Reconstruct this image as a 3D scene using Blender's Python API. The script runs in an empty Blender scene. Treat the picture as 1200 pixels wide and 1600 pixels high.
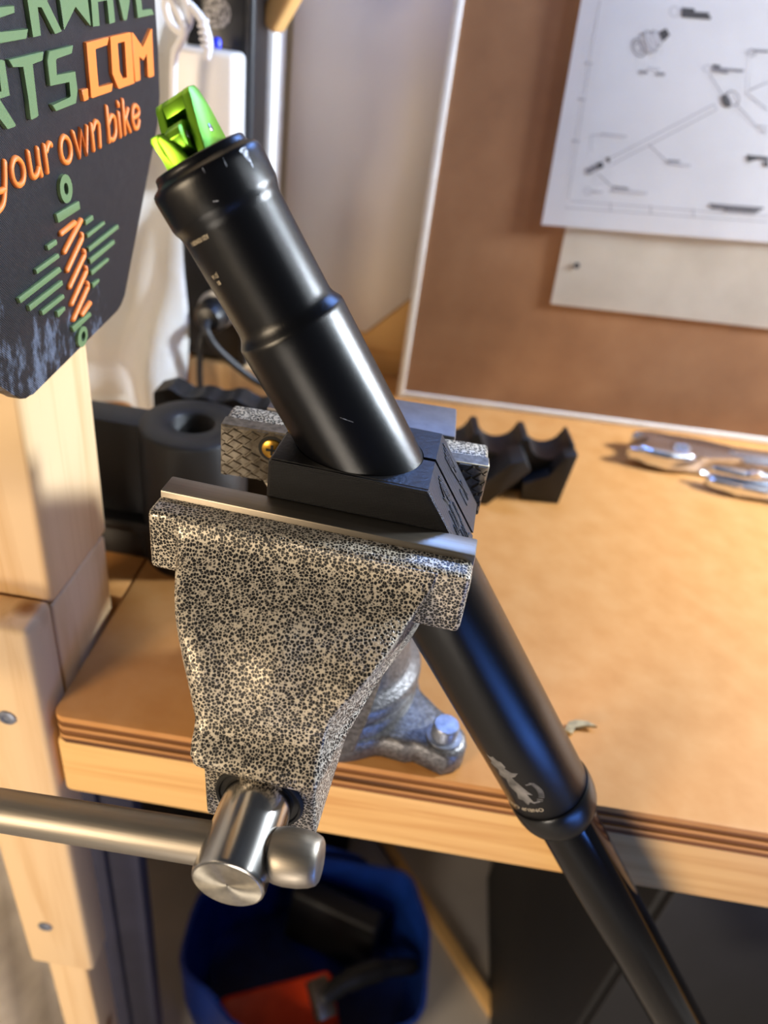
import bpy, bmesh, math, random
from mathutils import Vector, Matrix
from mathutils.geometry import tessellate_polygon

# ---------------------------------------------------------------- camera, light, exposure
S = bpy.context.scene
COL = S.collection
ZO = 1.15                      # camera height above the floor; all heights below are given relative to the lens
rnd = random.Random(7)
R_ = math.radians

cam_d = bpy.data.cameras.new('camera')
cam = bpy.data.objects.new('camera', cam_d)
COL.objects.link(cam)
cam_d.sensor_width = 36.0
cam_d.lens = 36.0 * 1150.0 / 1600.0
cam_d.clip_start = 0.01
cam_d.clip_end = 50
CX = Vector((0.98695261, 0.10182732, 0.12472265))
CY = Vector((-0.16026403, 0.54674866, 0.82181588))
CZ = Vector((0.01549137, -0.83108189, 0.55593427))
M = Matrix.Identity(4)
for i in range(3):
    M[i][0] = CX[i]; M[i][1] = CY[i]; M[i][2] = CZ[i]
M[2][3] = ZO
cam.matrix_world = M
cam_d.dof.use_dof = True
cam_d.dof.focus_distance = 0.245
cam_d.dof.aperture_fstop = 8.0
S.camera = cam

S.view_settings.view_transform = 'Standard'
S.view_settings.look = 'None'
S.view_settings.exposure = 0.0
S.view_settings.gamma = 1.0
S.view_settings.use_curve_mapping = False

W = bpy.data.worlds.new('room_light'); S.world = W
W.use_nodes = True
W.node_tree.nodes['Background'].inputs[0].default_value = (0.60, 0.66, 0.78, 1)
W.node_tree.nodes['Background'].inputs[1].default_value = 0.11


def area(name, loc, target, size, power, color, size_y=None):
    d = bpy.data.lights.new(name, 'AREA')
    d.energy = power; d.color = color; d.size = size
    if size_y:
        d.shape = 'RECTANGLE'; d.size_y = size_y
    o = bpy.data.objects.new(name, d); COL.objects.link(o)
    l = Vector((loc[0], loc[1], loc[2] + ZO)); t = Vector((target[0], target[1], target[2] + ZO))
    o.location = l
    o.rotation_euler = (t - l).to_track_quat('-Z', 'Y').to_euler()
    return o


area('cool_bench_lamp', (0.84, 0.58, 0.21), (0.0, 0.3, -0.2), 0.11, 24.0, (0.80, 0.90, 1.0))
area('cool_side_lamp', (1.20, 0.22, 0.66), (-0.15, 0.3, -0.2), 0.12, 4.0, (0.88, 0.94, 1.0))
area('warm_room_lamp', (-0.74, -0.68, -0.02), (0.0, 0.2, -0.22), 0.32, 13.0, (1.0, 0.79, 0.54))
area('warm_floor_fill', (-0.10, -0.9, -0.66), (0.25, 0.6, -1.05), 0.30, 7.0, (1.0, 0.88, 0.74))  # unseen fill, added to brighten the floor under the bench
area('blue_plate_fill', (0.13, 0.62, 0.27), (0.08, 0.2, -0.14), 0.20, 1.8, (0.18, 0.38, 1.0), 0.06)  # added unseen light, gives the jaw plate's right end its blue reflection
area('blue_side_fill', (0.47, -0.10, -0.42), (0.05, 0.2, -0.2), 0.26, 1.1, (0.10, 0.28, 1.0), 0.10)  # unseen stand-in for a blue source, added to colour tube and vise side

# ---------------------------------------------------------------- helpers


def srgb(r, g, b):
    f = lambda c: (c / 255 / 12.92) if c / 255 <= 0.04045 else ((c / 255 + 0.055) / 1.055) ** 2.4
    return (f(r), f(g), f(b), 1.0)


def new_mat(name, color=(200, 200, 200), rough=0.5, metal=0.0, spec=0.5):
    m = bpy.data.materials.new(name); m.use_nodes = True
    b = m.node_tree.nodes['Principled BSDF']
    b.inputs['Base Color'].default_value = srgb(*color)
    b.inputs['Roughness'].default_value = rough
    b.inputs['Metallic'].default_value = metal
    b.inputs['Specular IOR Level'].default_value = spec
    return m, m.node_tree, b


def node(nt, kind, **kw):
    n = nt.nodes.new(kind)
    for k, v in kw.items():
        setattr(n, k, v)
    return n


def coords(nt, scale=(1, 1, 1), rot=(0, 0, 0)):
    tc = node(nt, 'ShaderNodeTexCoord'); mp = node(nt, 'ShaderNodeMapping')
    nt.links.new(tc.outputs['Object'], mp.inputs[0])
    mp.inputs['Scale'].default_value = scale
    mp.inputs['Rotation'].default_value = rot
    return mp.outputs[0]


def noise(nt, vec, scale, detail=4, rough=0.55, dist=0.0):
    n = node(nt, 'ShaderNodeTexNoise')
    nt.links.new(vec, n.inputs['Vector'])
    n.inputs['Scale'].default_value = scale; n.inputs['Detail'].default_value = detail
    n.inputs['Roughness'].default_value = rough; n.inputs['Distortion'].default_value = dist
    return n.outputs['Fac']


def ramp(nt, fac, stops):
    r = node(nt, 'ShaderNodeValToRGB')
    nt.links.new(fac, r.inputs[0])
    e = r.color_ramp.elements
    while len(e) < len(stops):
        e.new(0.5)
    for i, (p, c) in enumerate(stops):
        e[i].position = p
        e[i].color = srgb(*c) if len(c) == 3 else c
    return r.outputs[0]


def grey(v):
    return (v, v, v, 1.0)


def bump(nt, b, height, strength, dist):
    n = node(nt, 'ShaderNodeBump')
    n.inputs['Strength'].default_value = strength; n.inputs['Distance'].default_value = dist
    nt.links.new(height, n.inputs['Height']); nt.links.new(n.outputs[0], b.inputs['Normal'])


def mottled(name, stops, scale, rough=0.6, metal=0.0, bscale=None, bstr=0.2, bdist=0.0005, sc=(1, 1, 1), detail=5, spec=0.5):
    m, nt, b = new_mat(name, (128, 128, 128), rough, metal, spec)
    v = coords(nt, sc)
    nt.links.new(ramp(nt, noise(nt, v, scale, detail), stops), b.inputs['Base Color'])
    if bscale:
        bump(nt, b, noise(nt, v, bscale, 3), bstr, bdist)
    return m


def pine(name, axis, light, dark, rough=0.55, knots=True):
    m, nt, b = new_mat(name, light, rough, 0, 0.35)
    sc = [60, 60, 60]; sc[axis] = 3.0
    v = coords(nt, tuple(sc))
    g = noise(nt, v, 1.0, 5, 0.6, 0.6)
    c1 = ramp(nt, g, [(0.30, dark), (0.50, light), (0.8, light)])
    if knots:
        sc2 = [16, 16, 16]; sc2[axis] = 9
        v2 = coords(nt, tuple(sc2))
        vo = node(nt, 'ShaderNodeTexVoronoi'); nt.links.new(v2, vo.inputs['Vector'])
        vo.inputs['Scale'].default_value = 1.0
        k = ramp(nt, vo.outputs['Distance'], [(0.05, grey(1)), (0.13, grey(0))])
        mx = node(nt, 'ShaderNodeMixRGB'); nt.links.new(k, mx.inputs[0]); nt.links.new(c1, mx.inputs[1])
        mx.inputs[2].default_value = srgb(int(dark[0] * .72), int(dark[1] * .6), int(dark[2] * .45))
        c1 = mx.outputs[0]
    nt.links.new(c1, b.inputs['Base Color'])
    bump(nt, b, g, 0.15, 0.0004)
    return m


def printed(name, color, rough=0.4, layer_scale=2200, axis='Z', strength=0.35, spec=0.5):
    """3D printed plastic: fine parallel layer lines as relief"""
    m, nt, b = new_mat(name, color, rough, 0, spec)
    v = coords(nt)
    w = node(nt, 'ShaderNodeTexWave', wave_type='BANDS', bands_direction=axis)
    nt.links.new(v, w.inputs['Vector'])
    w.inputs['Scale'].default_value = layer_scale / 6.2832
    w.inputs['Distortion'].default_value = 0.6; w.inputs['Detail'].default_value = 1
    bump(nt, b, w.outputs['Fac'], strength, 0.0003)
    return m


def hammertone():
    """dark pits in a pale metallic network, as left by crackling hammered enamel"""
    m, nt, b = new_mat('hammered_enamel', (150, 140, 125), 0.36, 0.2)
    v = coords(nt)
    n = node(nt, 'ShaderNodeTexNoise'); nt.links.new(v, n.inputs['Vector']); n.inputs['Scale'].default_value = 1300; n.inputs['Detail'].default_value = 1
    mixv = node(nt, 'ShaderNodeMixRGB'); mixv.blend_type = 'LINEAR_LIGHT'; mixv.inputs[0].default_value = 0.00028
    nt.links.new(v, mixv.inputs[1]); nt.links.new(n.outputs['Color'], mixv.inputs[2])
    vo = node(nt, 'ShaderNodeTexVoronoi'); nt.links.new(mixv.outputs[0], vo.inputs['Vector']); vo.inputs['Scale'].default_value = 980
    vo.inputs['Randomness'].default_value = 0.9
    ve = node(nt, 'ShaderNodeTexVoronoi', feature='DISTANCE_TO_EDGE'); nt.links.new(mixv.outputs[0], ve.inputs['Vector']); ve.inputs['Scale'].default_value = 980
    ve.inputs['Randomness'].default_value = 0.9
    # pit depth: distance to the cell wall, less the distance to the cell centre
    ad = node(nt, 'ShaderNodeMath', operation='MULTIPLY_ADD'); nt.links.new(vo.outputs['Distance'], ad.inputs[0]); ad.inputs[1].default_value = -0.42
    nt.links.new(ve.outputs['Distance'], ad.inputs[2])
    big = noise(nt, v, 210, 2)
    ad2 = node(nt, 'ShaderNodeMath', operation='MULTIPLY_ADD'); nt.links.new(big, ad2.inputs[0]); ad2.inputs[1].default_value = 0.22
    nt.links.new(ad.outputs[0], ad2.inputs[2])
    ad3 = node(nt, 'ShaderNodeMath', operation='ADD'); nt.links.new(ad2.outputs[0], ad3.inputs[0]); ad3.inputs[1].default_value = 0.12
    c = ramp(nt, ad3.outputs[0], [(0.04, (196, 186, 168)), (0.095, (160, 151, 136)), (0.14, (46, 43, 40)), (0.28, (26, 25, 24))])
    nt.links.new(c, b.inputs['Base Color'])
    h = ramp(nt, ad3.outputs[0], [(0.06, grey(1)), (0.24, grey(0))])
    bump(nt, b, h, 0.7, 0.0006)
    return m


def brushed(name, color, rough, axis, scale=900, stretch=0.02, bstr=0.12):
    m, nt, b = new_mat(name, color, rough, 1.0)
    sc = [1, 1, 1]; sc[axis] = stretch
    v = coords(nt, tuple(sc))
    nf = noise(nt, v, scale, 3)
    bump(nt, b, nf, bstr, 0.0002)
    v2 = coords(nt, tuple(sc))
    nt.links.new(ramp(nt, noise(nt, v2, scale * 0.25, 4), [(0.3, tuple(int(c * .78) for c in color)), (0.7, color)]), b.inputs['Base Color'])
    return m


MT = {}
MT['hammer'] = hammertone()
MT['steel'] = brushed('ground_steel', (160, 150, 136), 0.40, 0)
MT['steel_bar'] = brushed('turned_steel', (160, 152, 141), 0.46, 0, 500, 0.05, 0.4)
MT['steel_screw'] = brushed('polished_steel', (196, 192, 186), 0.20, 1, 700, 0.03, 0.08)
MT['steel_end'] = brushed('faced_steel_end', (188, 182, 168), 0.34, 0, 800, 1.0, 0.1)
_nt = MT['steel_end'].node_tree; _tg = node(_nt, 'ShaderNodeTangent', direction_type='RADIAL', axis='Y')
_b = _nt.nodes['Principled BSDF']; _b.inputs['Anisotropic'].default_value = 0.85; _nt.links.new(_tg.outputs[0], _b.inputs['Tangent'])
MT['knurl'] = mottled('knurled_steel', [(0.3, (92, 84, 72)), (0.7, (142, 132, 116))], 400, 0.42, 0.9, 900, 0.2, 0.0003)
MT['anvil'] = mottled('grey_anvil_steel', [(0.3, (96, 92, 94)), (0.7, (112, 108, 110))], 160, 0.5, 0.5)
MT['bolt'] = mottled('zinc_bolt', [(0.3, (110, 116, 132)), (0.7, (150, 156, 170))], 300, 0.42, 0.7)
MT['brass'] = mottled('brass_screw', [(0.3, (190, 140, 52)), (0.7, (224, 176, 84))], 500, 0.3, 1.0)
MT['dark'] = new_mat('dark_recess', (14, 13, 12), 0.7)[0]
MT['dark_metal'] = mottled('dark_cast_metal', [(0.3, (72, 70, 70)), (0.7, (124, 122, 122))], 500, 0.36, 0.6, 700, 0.5, 0.0006)


def anodised(name, color, rough, bscale, bstr):
    m, nt, b = new_mat(name, color, rough, 0.0, 0.4)
    v = coords(nt)
    bump(nt, b, noise(nt, v, bscale, 2, 0.7), bstr, 0.00025)
    return m


MT['tube'] = anodised('matte_black_anodised', (4, 4, 6), 0.27, 5200, 0.16)
MT['collar'] = anodised('satin_black_collar', (6, 6, 7), 0.28, 2600, 0.12)
MT['stanchion'] = anodised('gloss_black_stanchion', (3, 3, 5), 0.10, 300, 0.0); MT['stanchion'].node_tree.nodes['Principled BSDF'].inputs['Specular IOR Level'].default_value = 0.25
m, nt, b = new_mat('lime_anodised', (122, 176, 42), 0.34, 0.85); MT['lime'] = m
MT['pin'] = new_mat('steel_pin', (150, 150, 145), 0.3, 1.0)[0]
MT['laser'] = new_mat('laser_print', (190, 176, 150), 0.6)[0]
MT['emblem'] = mottled('pale_emblem_print', [(0.35, (70, 68, 64)), (0.65, (128, 124, 118))], 160, 0.6)
MT['pale_mark'] = mottled('pale_speckled_mark', [(0.40, (40, 41, 46)), (0.62, (176, 182, 192))], 900, 0.45, 0.3)
MT['clamp'] = printed('black_print_clamp', (13, 12, 13), 0.42, 4400, 'Z', 0.9)
MT['print'] = printed('black_print_plastic', (17, 17, 19), 0.42, 9000, 'Z', 0.3)


def sign_black():
    m, nt, b = new_mat('black_print_sign', (36, 36, 40), 0.40)
    v = coords(nt)
    w = node(nt, 'ShaderNodeTexWave', wave_type='BANDS', bands_direction='DIAGONAL')
    nt.links.new(v, w.inputs['Vector']); w.inputs['Scale'].default_value = 620; w.inputs['Distortion'].default_value = 1.2
    n2 = noise(nt, v, 240, 4, 0.7)
    mul = node(nt, 'ShaderNodeMath', operation='MULTIPLY'); nt.links.new(w.outputs['Fac'], mul.inputs[0]); nt.links.new(n2, mul.inputs[1])
    bump(nt, b, mul.outputs[0], 0.8, 0.0006)
    # scuffed patches towards the lower left: glints of cool light painted as paler colour
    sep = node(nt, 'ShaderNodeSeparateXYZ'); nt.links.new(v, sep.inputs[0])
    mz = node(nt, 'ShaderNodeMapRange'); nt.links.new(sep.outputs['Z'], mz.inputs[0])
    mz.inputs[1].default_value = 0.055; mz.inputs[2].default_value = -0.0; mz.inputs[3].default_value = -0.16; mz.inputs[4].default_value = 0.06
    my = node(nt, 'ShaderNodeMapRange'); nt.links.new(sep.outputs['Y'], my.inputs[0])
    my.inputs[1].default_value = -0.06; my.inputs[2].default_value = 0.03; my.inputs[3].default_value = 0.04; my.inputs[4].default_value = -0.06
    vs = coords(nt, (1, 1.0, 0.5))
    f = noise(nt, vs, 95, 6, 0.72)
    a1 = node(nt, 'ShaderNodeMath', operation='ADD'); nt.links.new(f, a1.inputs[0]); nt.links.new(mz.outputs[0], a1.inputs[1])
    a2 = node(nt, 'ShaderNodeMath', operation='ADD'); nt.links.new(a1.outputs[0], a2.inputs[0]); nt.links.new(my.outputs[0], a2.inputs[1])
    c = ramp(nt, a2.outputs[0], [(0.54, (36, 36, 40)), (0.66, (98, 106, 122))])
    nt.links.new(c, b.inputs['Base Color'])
    return m


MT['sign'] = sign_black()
MT['green'] = printed('sage_green_print', (98, 121, 80), 0.5, 5500, 'DIAGONAL', 0.35)
MT['orange'] = printed('orange_print', (232, 126, 52), 0.42, 5500, 'DIAGONAL', 0.15)
MT['bench'] = mottled('hardboard_worktop', [(0.30, (182, 126, 68)), (0.5, (189, 134, 76)), (0.70, (194, 141, 84))], 48, 0.55, 0, 300, 0.08, 0.0003, detail=9, spec=0.25)
MT['ply'] = pine('plywood_edge', 0, (118, 74, 38), (52, 30, 14), 0.75, False)
MT['ply_light'] = pine('plywood_edge_pale', 0, (196, 142, 86), (120, 76, 38), 0.75, False)
MT['rail'] = pine('pine_rail', 0, (222, 178, 114), (200, 148, 86))
MT['post'] = pine('pine_post', 2, (222, 190, 146), (204, 166, 118))
MT['endgrain'] = mottled('pine_end_grain', [(0.3, (196, 154, 104)), (0.7, (226, 188, 136))], 120, 0.7)
MT['panel'] = mottled('brown_hardboard', [(0.25, (126, 86, 54)), (0.5, (139, 98, 64)), (0.75, (150, 109, 74))], 18, 0.75, 0, 700, 0.25, 0.0004, detail=9)
MT['white'] = mottled('white_edge_paint', [(0.3, (226, 222, 214)), (0.7, (240, 238, 232))], 60, 0.5)
MT['paper'] = mottled('white_paper', [(0.3, (228, 230, 236)), (0.7, (238, 240, 246))], 14, 0.8)
MT['old_paper'] = mottled('cream_paper', [(0.3, (214, 206, 192)), (0.7, (232, 226, 214))], 18, 0.8)
MT['ink'] = new_mat('grey_ink', (104, 104, 112), 0.8)[0]
MT['ink_dark'] = new_mat('dark_ink', (52, 52, 56), 0.8)[0]
MT['ink_light'] = new_mat('pale_ink', (168, 170, 178), 0.8)[0]
MT['chrome'] = new_mat('chrome', (226, 230, 240), 0.24, 1.0)[0]
MT['black_plastic'] = new_mat('black_plastic', (20, 20, 23), 0.38)[0]
MT['label_grey'] = mottled('grey_label', [(0.40, (70, 68, 68)), (0.60, (186, 180, 172))], 700, 0.6)
MT['rubber'] = new_mat('black_rubber_cable', (30, 31, 35), 0.5)[0]
MT['white_plastic'] = new_mat('white_plastic', (226, 224, 222), 0.35)[0]
MT['white_cable'] = new_mat('white_cable', (232, 232, 236), 0.4)[0]
MT['blue'] = new_mat('blue_plastic', (20, 50, 230), 0.3)[0]
MT['sheet'] = mottled('white_dust_sheet', [(0.3, (228, 228, 228)), (0.7, (240, 240, 240))], 12, 0.6, 0, 60, 0.3, 0.003)
MT['drape'] = mottled('beige_cloth', [(0.3, (206, 194, 178)), (0.7, (230, 220, 206))], 30, 0.9, 0, 900, 0.3, 0.0005)
MT['grey_panel'] = mottled('grey_wall_panel', [(0.3, (222, 212, 203)), (0.7, (230, 221, 213))], 6, 0.7)
MT['wall'] = mottled('tan_wall', [(0.3, (190, 178, 162)), (0.7, (200, 188, 172))], 8, 0.8)
MT['floor'] = mottled('grey_concrete', [(0.3, (168, 162, 156)), (0.7, (186, 180, 174))], 7, 0.85)
MT['navy'] = mottled('navy_painted_board', [(0.3, (40, 42, 62)), (0.7, (52, 54, 76))], 20, 0.7)
MT['cabinet'] = mottled('black_cabinet', [(0.3, (13, 13, 16)), (0.7, (18, 18, 22))], 30, 0.6)
MT['bag'] = mottled('blue_woven_bag', [(0.3, (4, 34, 100)), (0.7, (7, 46, 124))], 40, 0.45, 0, 500, 0.4, 0.001)
MT['red'] = mottled('orange_red_plastic', [(0.3, (206, 52, 16)), (0.7, (232, 70, 22))], 30, 0.4)
MT['grime'] = new_mat('black_tool_grip', (18, 18, 19), 0.5)[0]
MT['chip'] = mottled('wood_chip', [(0.3, (120, 104, 76)), (0.7, (176, 158, 122))], 300, 0.8)


# ---------------------------------------------------------------- mesh building
def sharp(bm, deg=38):
    for f in bm.faces:
        f.smooth = True
    lim = math.radians(deg)
    for e in bm.edges:
        if len(e.link_faces) == 2:
            try:
                e.smooth = e.calc_face_angle() < lim
            except ValueError:
                e.smooth = False
        else:
            e.smooth = False


def obj(name, bm, mat, parent=None, loc=(0, 0, 0), rot=(0, 0, 0), deg=38, label=None, kind=None):
    bmesh.ops.recalc_face_normals(bm, faces=bm.faces)
    sharp(bm, deg)
    me = bpy.data.meshes.new(name); bm.to_mesh(me); bm.free()
    me.materials.append(MT[mat] if isinstance(mat, str) else mat)
    o = bpy.data.objects.new(name, me); COL.objects.link(o)
    o.location = loc; o.rotation_euler = rot
    if parent:
        o.parent = parent
    if label:
        o['label'] = label
    if kind:
        o['kind'] = kind
    return o


def thing(name, label, cat, loc=(0, 0, 0), rot=(0, 0, 0), group=None):
    o = bpy.data.objects.new(name, None); COL.objects.link(o)
    o.empty_display_size = 0.02
    o.location = (loc[0], loc[1], loc[2] + ZO); o.rotation_euler = rot
    o['label'] = label; o['category'] = cat
    if group:
        o['group'] = group
    return o


def box(bm, x0, x1, y0, y1, z0, z1, bev=0.0, seg=2, s=0.001):
    g = bmesh.ops.create_cube(bm, size=1.0)
    vs = g['verts']
    for v in vs:
        v.co = Vector(((x0 + x1) / 2 + v.co.x * (x1 - x0), (y0 + y1) / 2 + v.co.y * (y1 - y0), (z0 + z1) / 2 + v.co.z * (z1 - z0))) * s
    if bev:
        es = list({e for v in vs for e in v.link_edges})
        bmesh.ops.bevel(bm, geom=es, offset=bev * s, segments=seg, profile=0.5, affect='EDGES')
    return bm


def prism(bm, pts, a0, a1, plane='xz', bev=0.0, s=0.001, holes=(), seg=2):
    """polygon in a plane, extruded along the third axis from a0 to a1 (mm)"""
    def P(p, a):
        if plane == 'xz':
            return Vector((p[0], a, p[1])) * s
        if plane == 'yz':
            return Vector((a, p[0], p[1])) * s
        return Vector((p[0], p[1], a)) * s
    loops = [list(pts)] + [list(h) for h in holes]
    flat = [q for l in loops for q in l]
    tri = tessellate_polygon([[Vector((q[0], q[1], 0)) for q in l] for l in loops])
    A = [bm.verts.new(P(q, a0)) for q in flat]; B = [bm.verts.new(P(q, a1)) for q in flat]
    if holes:
        for t in tri:
            for L in (A, B):
                try:
                    bm.faces.new([L[i] for i in t])
                except ValueError:
                    pass
    else:
        bm.faces.new(A); bm.faces.new(list(reversed(B)))
    k = 0
    for l in loops:
        n = len(l)
        for i in range(n):
            j = (i + 1) % n
            bm.faces.new([A[k + i], A[k + j], B[k + j], B[k + i]])
        k += n
    if bev and not holes:
        vs = set(A + B)
        es = [e for e in bm.edges if e.verts[0] in vs and e.verts[1] in vs]
        bmesh.ops.bevel(bm, geom=es, offset=bev * s, segments=seg, profile=0.5, affect='EDGES')
    return bm


def lathe(bm, prof, n=64, s=0.001, cx=0, cy=0, close=False, axis='z'):
    """profile of (position along axis, radius)"""
    rings = []
    for (z, r) in prof:
        ring = []
        for i in range(n):
            a = 2 * math.pi * i / n
            if axis == 'z':
                co = (cx + r * math.cos(a), cy + r * math.sin(a), z)
            elif axis == 'y':
                co = (cx + r * math.cos(a), z, cy + r * math.sin(a))
            else:
                co = (z, cx + r * math.cos(a), cy + r * math.sin(a))
            ring.append(bm.verts.new(Vector(co) * s))
        rings.append(ring)
    for k in range(len(rings) - 1):
        for i in range(n):
            j = (i + 1) % n
            bm.faces.new([rings[k][i], rings[k][j], rings[k + 1][j], rings[k + 1][i]])
    if close:
        for i in range(n):
            j = (i + 1) % n
            bm.faces.new([rings[-1][i], rings[-1][j], rings[0][j], rings[0][i]])
    else:
        bm.faces.new(rings[0]); bm.faces.new(list(reversed(rings[-1])))
    return bm


def tube(bm, pts, r, n=10, s=0.001, flat=None, cap=True):
    """round tube along a polyline with domed ends; flat=(axis, factor) squashes the section"""
    P = [Vector(p) for p in pts]
    if (P[0] - P[-1]).length < 1e-6 and len(P) > 3:
        P.pop(); closed = True
    else:
        closed = False
    m = len(P)
    T = []
    for i in range(m):
        a = P[(i - 1) % m] if (closed or i > 0) else P[i]
        c = P[(i + 1) % m] if (closed or i < m - 1) else P[i]
        T.append((c - a).normalized())
    up = Vector((0, 0, 1)) if abs(T[0].z) < 0.9 else Vector((1, 0, 0))
    rings = []
    N = (up - T[0] * up.dot(T[0])).normalized()

    def ring(c, t, nn, rr):
        b = t.cross(nn)
        vs = []
        for k in range(n):
            a = 2 * math.pi * k / n
            d = nn * math.cos(a) * rr + b * math.sin(a) * rr
            if flat is not None:
                d[flat[0]] *= flat[1]
            vs.append(bm.verts.new((c + d) * s))
        return vs
    rr = r if isinstance(r, (list, tuple)) else [r] * m
    for i in range(m):
        N = (N - T[i] * N.dot(T[i])).normalized()
        if i == 0 and not closed and cap:
            rings.append(ring(P[0] - T[0] * rr[0] * .92, T[0], N, rr[0] * .38))
            rings.append(ring(P[0] - T[0] * rr[0] * .6, T[0], N, rr[0] * .8))
        rings.append(ring(P[i], T[i], N, rr[i]))
        if i == m - 1 and not closed and cap:
            rings.append(ring(P[i] + T[i] * rr[i] * .6, T[i], N, rr[i] * .8))
            rings.append(ring(P[i] + T[i] * rr[i] * .92, T[i], N, rr[i] * .38))
    K = len(rings)
    for q in range(K if closed else K - 1):
        A, B = rings[q], rings[(q + 1) % K]
        off = 0
        if closed and q == K - 1:
            off = min(range(n), key=lambda o: (A[0].co - B[o].co).length)
        for k in range(n):
            bm.faces.new([A[k], A[(k + 1) % n], B[(k + 1 + off) % n], B[(k + off) % n]])
    if not closed:
        bm.faces.new(rings[0]); bm.faces.new(list(reversed(rings[-1])))
    return bm


def smooth_path(pts, n=6):
    P = [Vector(p) for p in pts]; out = []
    for i in range(len(P) - 1):
        p0 = P[max(i - 1, 0)]; p1 = P[i]; p2 = P[i + 1]; p3 = P[min(i + 2, len(P) - 1)]
        for k in range(n):
            t = k / n
            out.append(0.5 * ((2 * p1) + (p2 - p0) * t + (2 * p0 - 5 * p1 + 4 * p2 - p3) * t * t + (3 * p1 - p0 - 3 * p2 + p3) * t ** 3))
    out.append(P[-1])
    return out


def rring(x0, x1, y0, y1, r, z, nf=10, na=5):
    """rounded rectangle ring at height z, constant vertex count"""
    pts = []
    cs = [(x1 - r, y0 + r, -90), (x1 - r, y1 - r, 0), (x0 + r, y1 - r, 90), (x0 + r, y0 + r, 180)]
    for q, (cx, cy, a0) in enumerate(cs):
        for k in range(na):
            a = math.radians(a0 + 90 * k / (na - 1))
            pts.append((cx + r * math.cos(a), cy + r * math.sin(a), z))
        if q == 3:
            xa, xb = x0 + r, x1 - r
            for k in range(1, nf):
                pts.append((xa + (xb - xa) * k / nf, y0, z))
    return pts


def loft(bm, rings, s=0.001):
    R = [[bm.verts.new(Vector(p) * s) for p in r] for r in rings]
    n = len(R[0])
    for k in range(len(R) - 1):
        for i in range(n):
            j = (i + 1) % n
            bm.faces.new([R[k][i], R[k][j], R[k + 1][j], R[k + 1][i]])
    bm.faces.new(R[0]); bm.faces.new(list(reversed(R[-1])))
    return bm


def NB():
    return bmesh.new()


# ---------------------------------------------------------------- setting
BZ = -0.299           # bench top
FZ = -ZO              # floor


def struct(name, bm, mat, deg=38):
    o = obj(name, bm, mat, None, (0, 0, ZO), deg=deg)
    o['kind'] = 'structure'
    return o


bm = NB(); box(bm, -1.6, 2.2, -2.2, 0.9, FZ - .05, FZ, s=1); struct('floor', bm, 'floor')
bm = NB(); box(bm, -1.6, 2.2, 0.76, 0.86, FZ, 0.75, s=1); struct('wall_back', bm, 'wall')
bm = NB(); box(bm, -1.0, -0.9, -2.2, 0.76, FZ, 0.75, s=1); struct('wall_left', bm, 'wall')

# ---------------------------------------------------------------- workbench
wb = thing('workbench', 'orange-brown wooden workbench under the vise, with plywood edge and pine front rail', 'workbench', (0.2, 0.45, BZ))
L = lambda x, y, z: (x - 0.2, y - 0.45, z - BZ)


def wbox(name, x0, x1, y0, y1, z0, z1, mat, bev=0.0, label=None):
    bm = NB(); box(bm, x0 - .2, x1 - .2, y0 - .45, y1 - .45, z0 - BZ, z1 - BZ, bev, s=1)
    return obj(name, bm, mat, wb, label=label)


bm = NB()
pts = [(-148.7, 231), (-147.8, 228.5), (-146.5, 227), (-144, 226), (900, 229.5), (900, 755), (-148.7, 755)]
prism(bm, [(p[0] - 200, p[1] - 450) for p in pts], -4, 0, 'xy', 0.6)
obj('worktop', bm, 'bench', wb)
zz = [(-4, -6.6, 'ply', 0.6), (-6.6, -9.4, 'ply_light', -0.3), (-9.4, -13, 'ply', 0.5), (-13, -15.4, 'ply_light', -0.4), (-15.4, -19.6, 'ply', 0.3)]
for (a, b_, mt, o_) in zz:
    bm = NB()
    prism(bm, [(p[0] - 200 + (0.3 if i < 3 else 0), p[1] - 450 + (o_ if i < 5 else 0)) for i, p in enumerate(pts)], b_ + .25, a - .25, 'xy', 0.0)
    obj('plywood_layer', bm, mt, wb)
wbox('front_rail', -.150, .9, .2275, .266, BZ - .0625, BZ - .0197, 'rail', .003)
wbox('filler_board', -.42, -.1505, .315, .755, BZ - .019, BZ - .0005, 'bench', .0006)
wbox('leg', .84, .90, .27, .33, FZ, BZ - .0197, 'rail', .003)
wbox('leg', .84, .90, .69, .75, FZ, BZ - .0197, 'rail', .003)

# ---------------------------------------------------------------- timber post on the left
tf = thing('timber_post', 'pale pine timber post left of the bench, stacked from jointed lengths with screws', 'post', (-.197, .27, FZ))


def tbox(name, x0, x1, y0, y1, z0, z1, mat, bev=0.0, label=None, par=None):
    bm = NB(); box(bm, x0 + .197, x1 + .197, y0 - .27, y1 - .27, z0 - FZ, z1 - FZ, bev, 3, s=1)
    return obj(name, bm, mat, par or tf, label=label)


tbox('upper_post', -.243, -.153, .2495, .3115, -.2497, .42, 'post', .003)
tbox('joint_block', -.190, -.1533, .2492, .3085, -.362, -.2503, 'post', .0015)
leg = tbox('front_leg', -.197, -.153, .2255, .2488, -.562, -.2455, 'post', .0035)
for (sx, sz) in ((-.1713, -.3055), (-.1795, -.509)):
    bm = NB(); lathe(bm, [(0, 4.6), (-.9, 4.4), (-1.3, 3.4), (-1.4, 2.0), (-.9, 1.9), (-.9, .2)], 24, axis='y')
    sc = obj('screw_head', bm, 'bolt', tf, (sx + .197, .2255 - .27, sz - FZ))
tbox('foot_leg', -.192, -.164, .2345, .262, FZ, -.5625, 'post', .002)

# ---------------------------------------------------------------- vise
YAW = R_(-4.3)
VJ = Vector((-.0243, .188, -.134))
vise = thing('bench_vise', 'speckled silver and black hammered-finish bench vise bolted to the bench edge', 'vise', (VJ.x, VJ.y, VJ.z - .165), (0, 0, YAW))
VO = (0, 0, .165)

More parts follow.
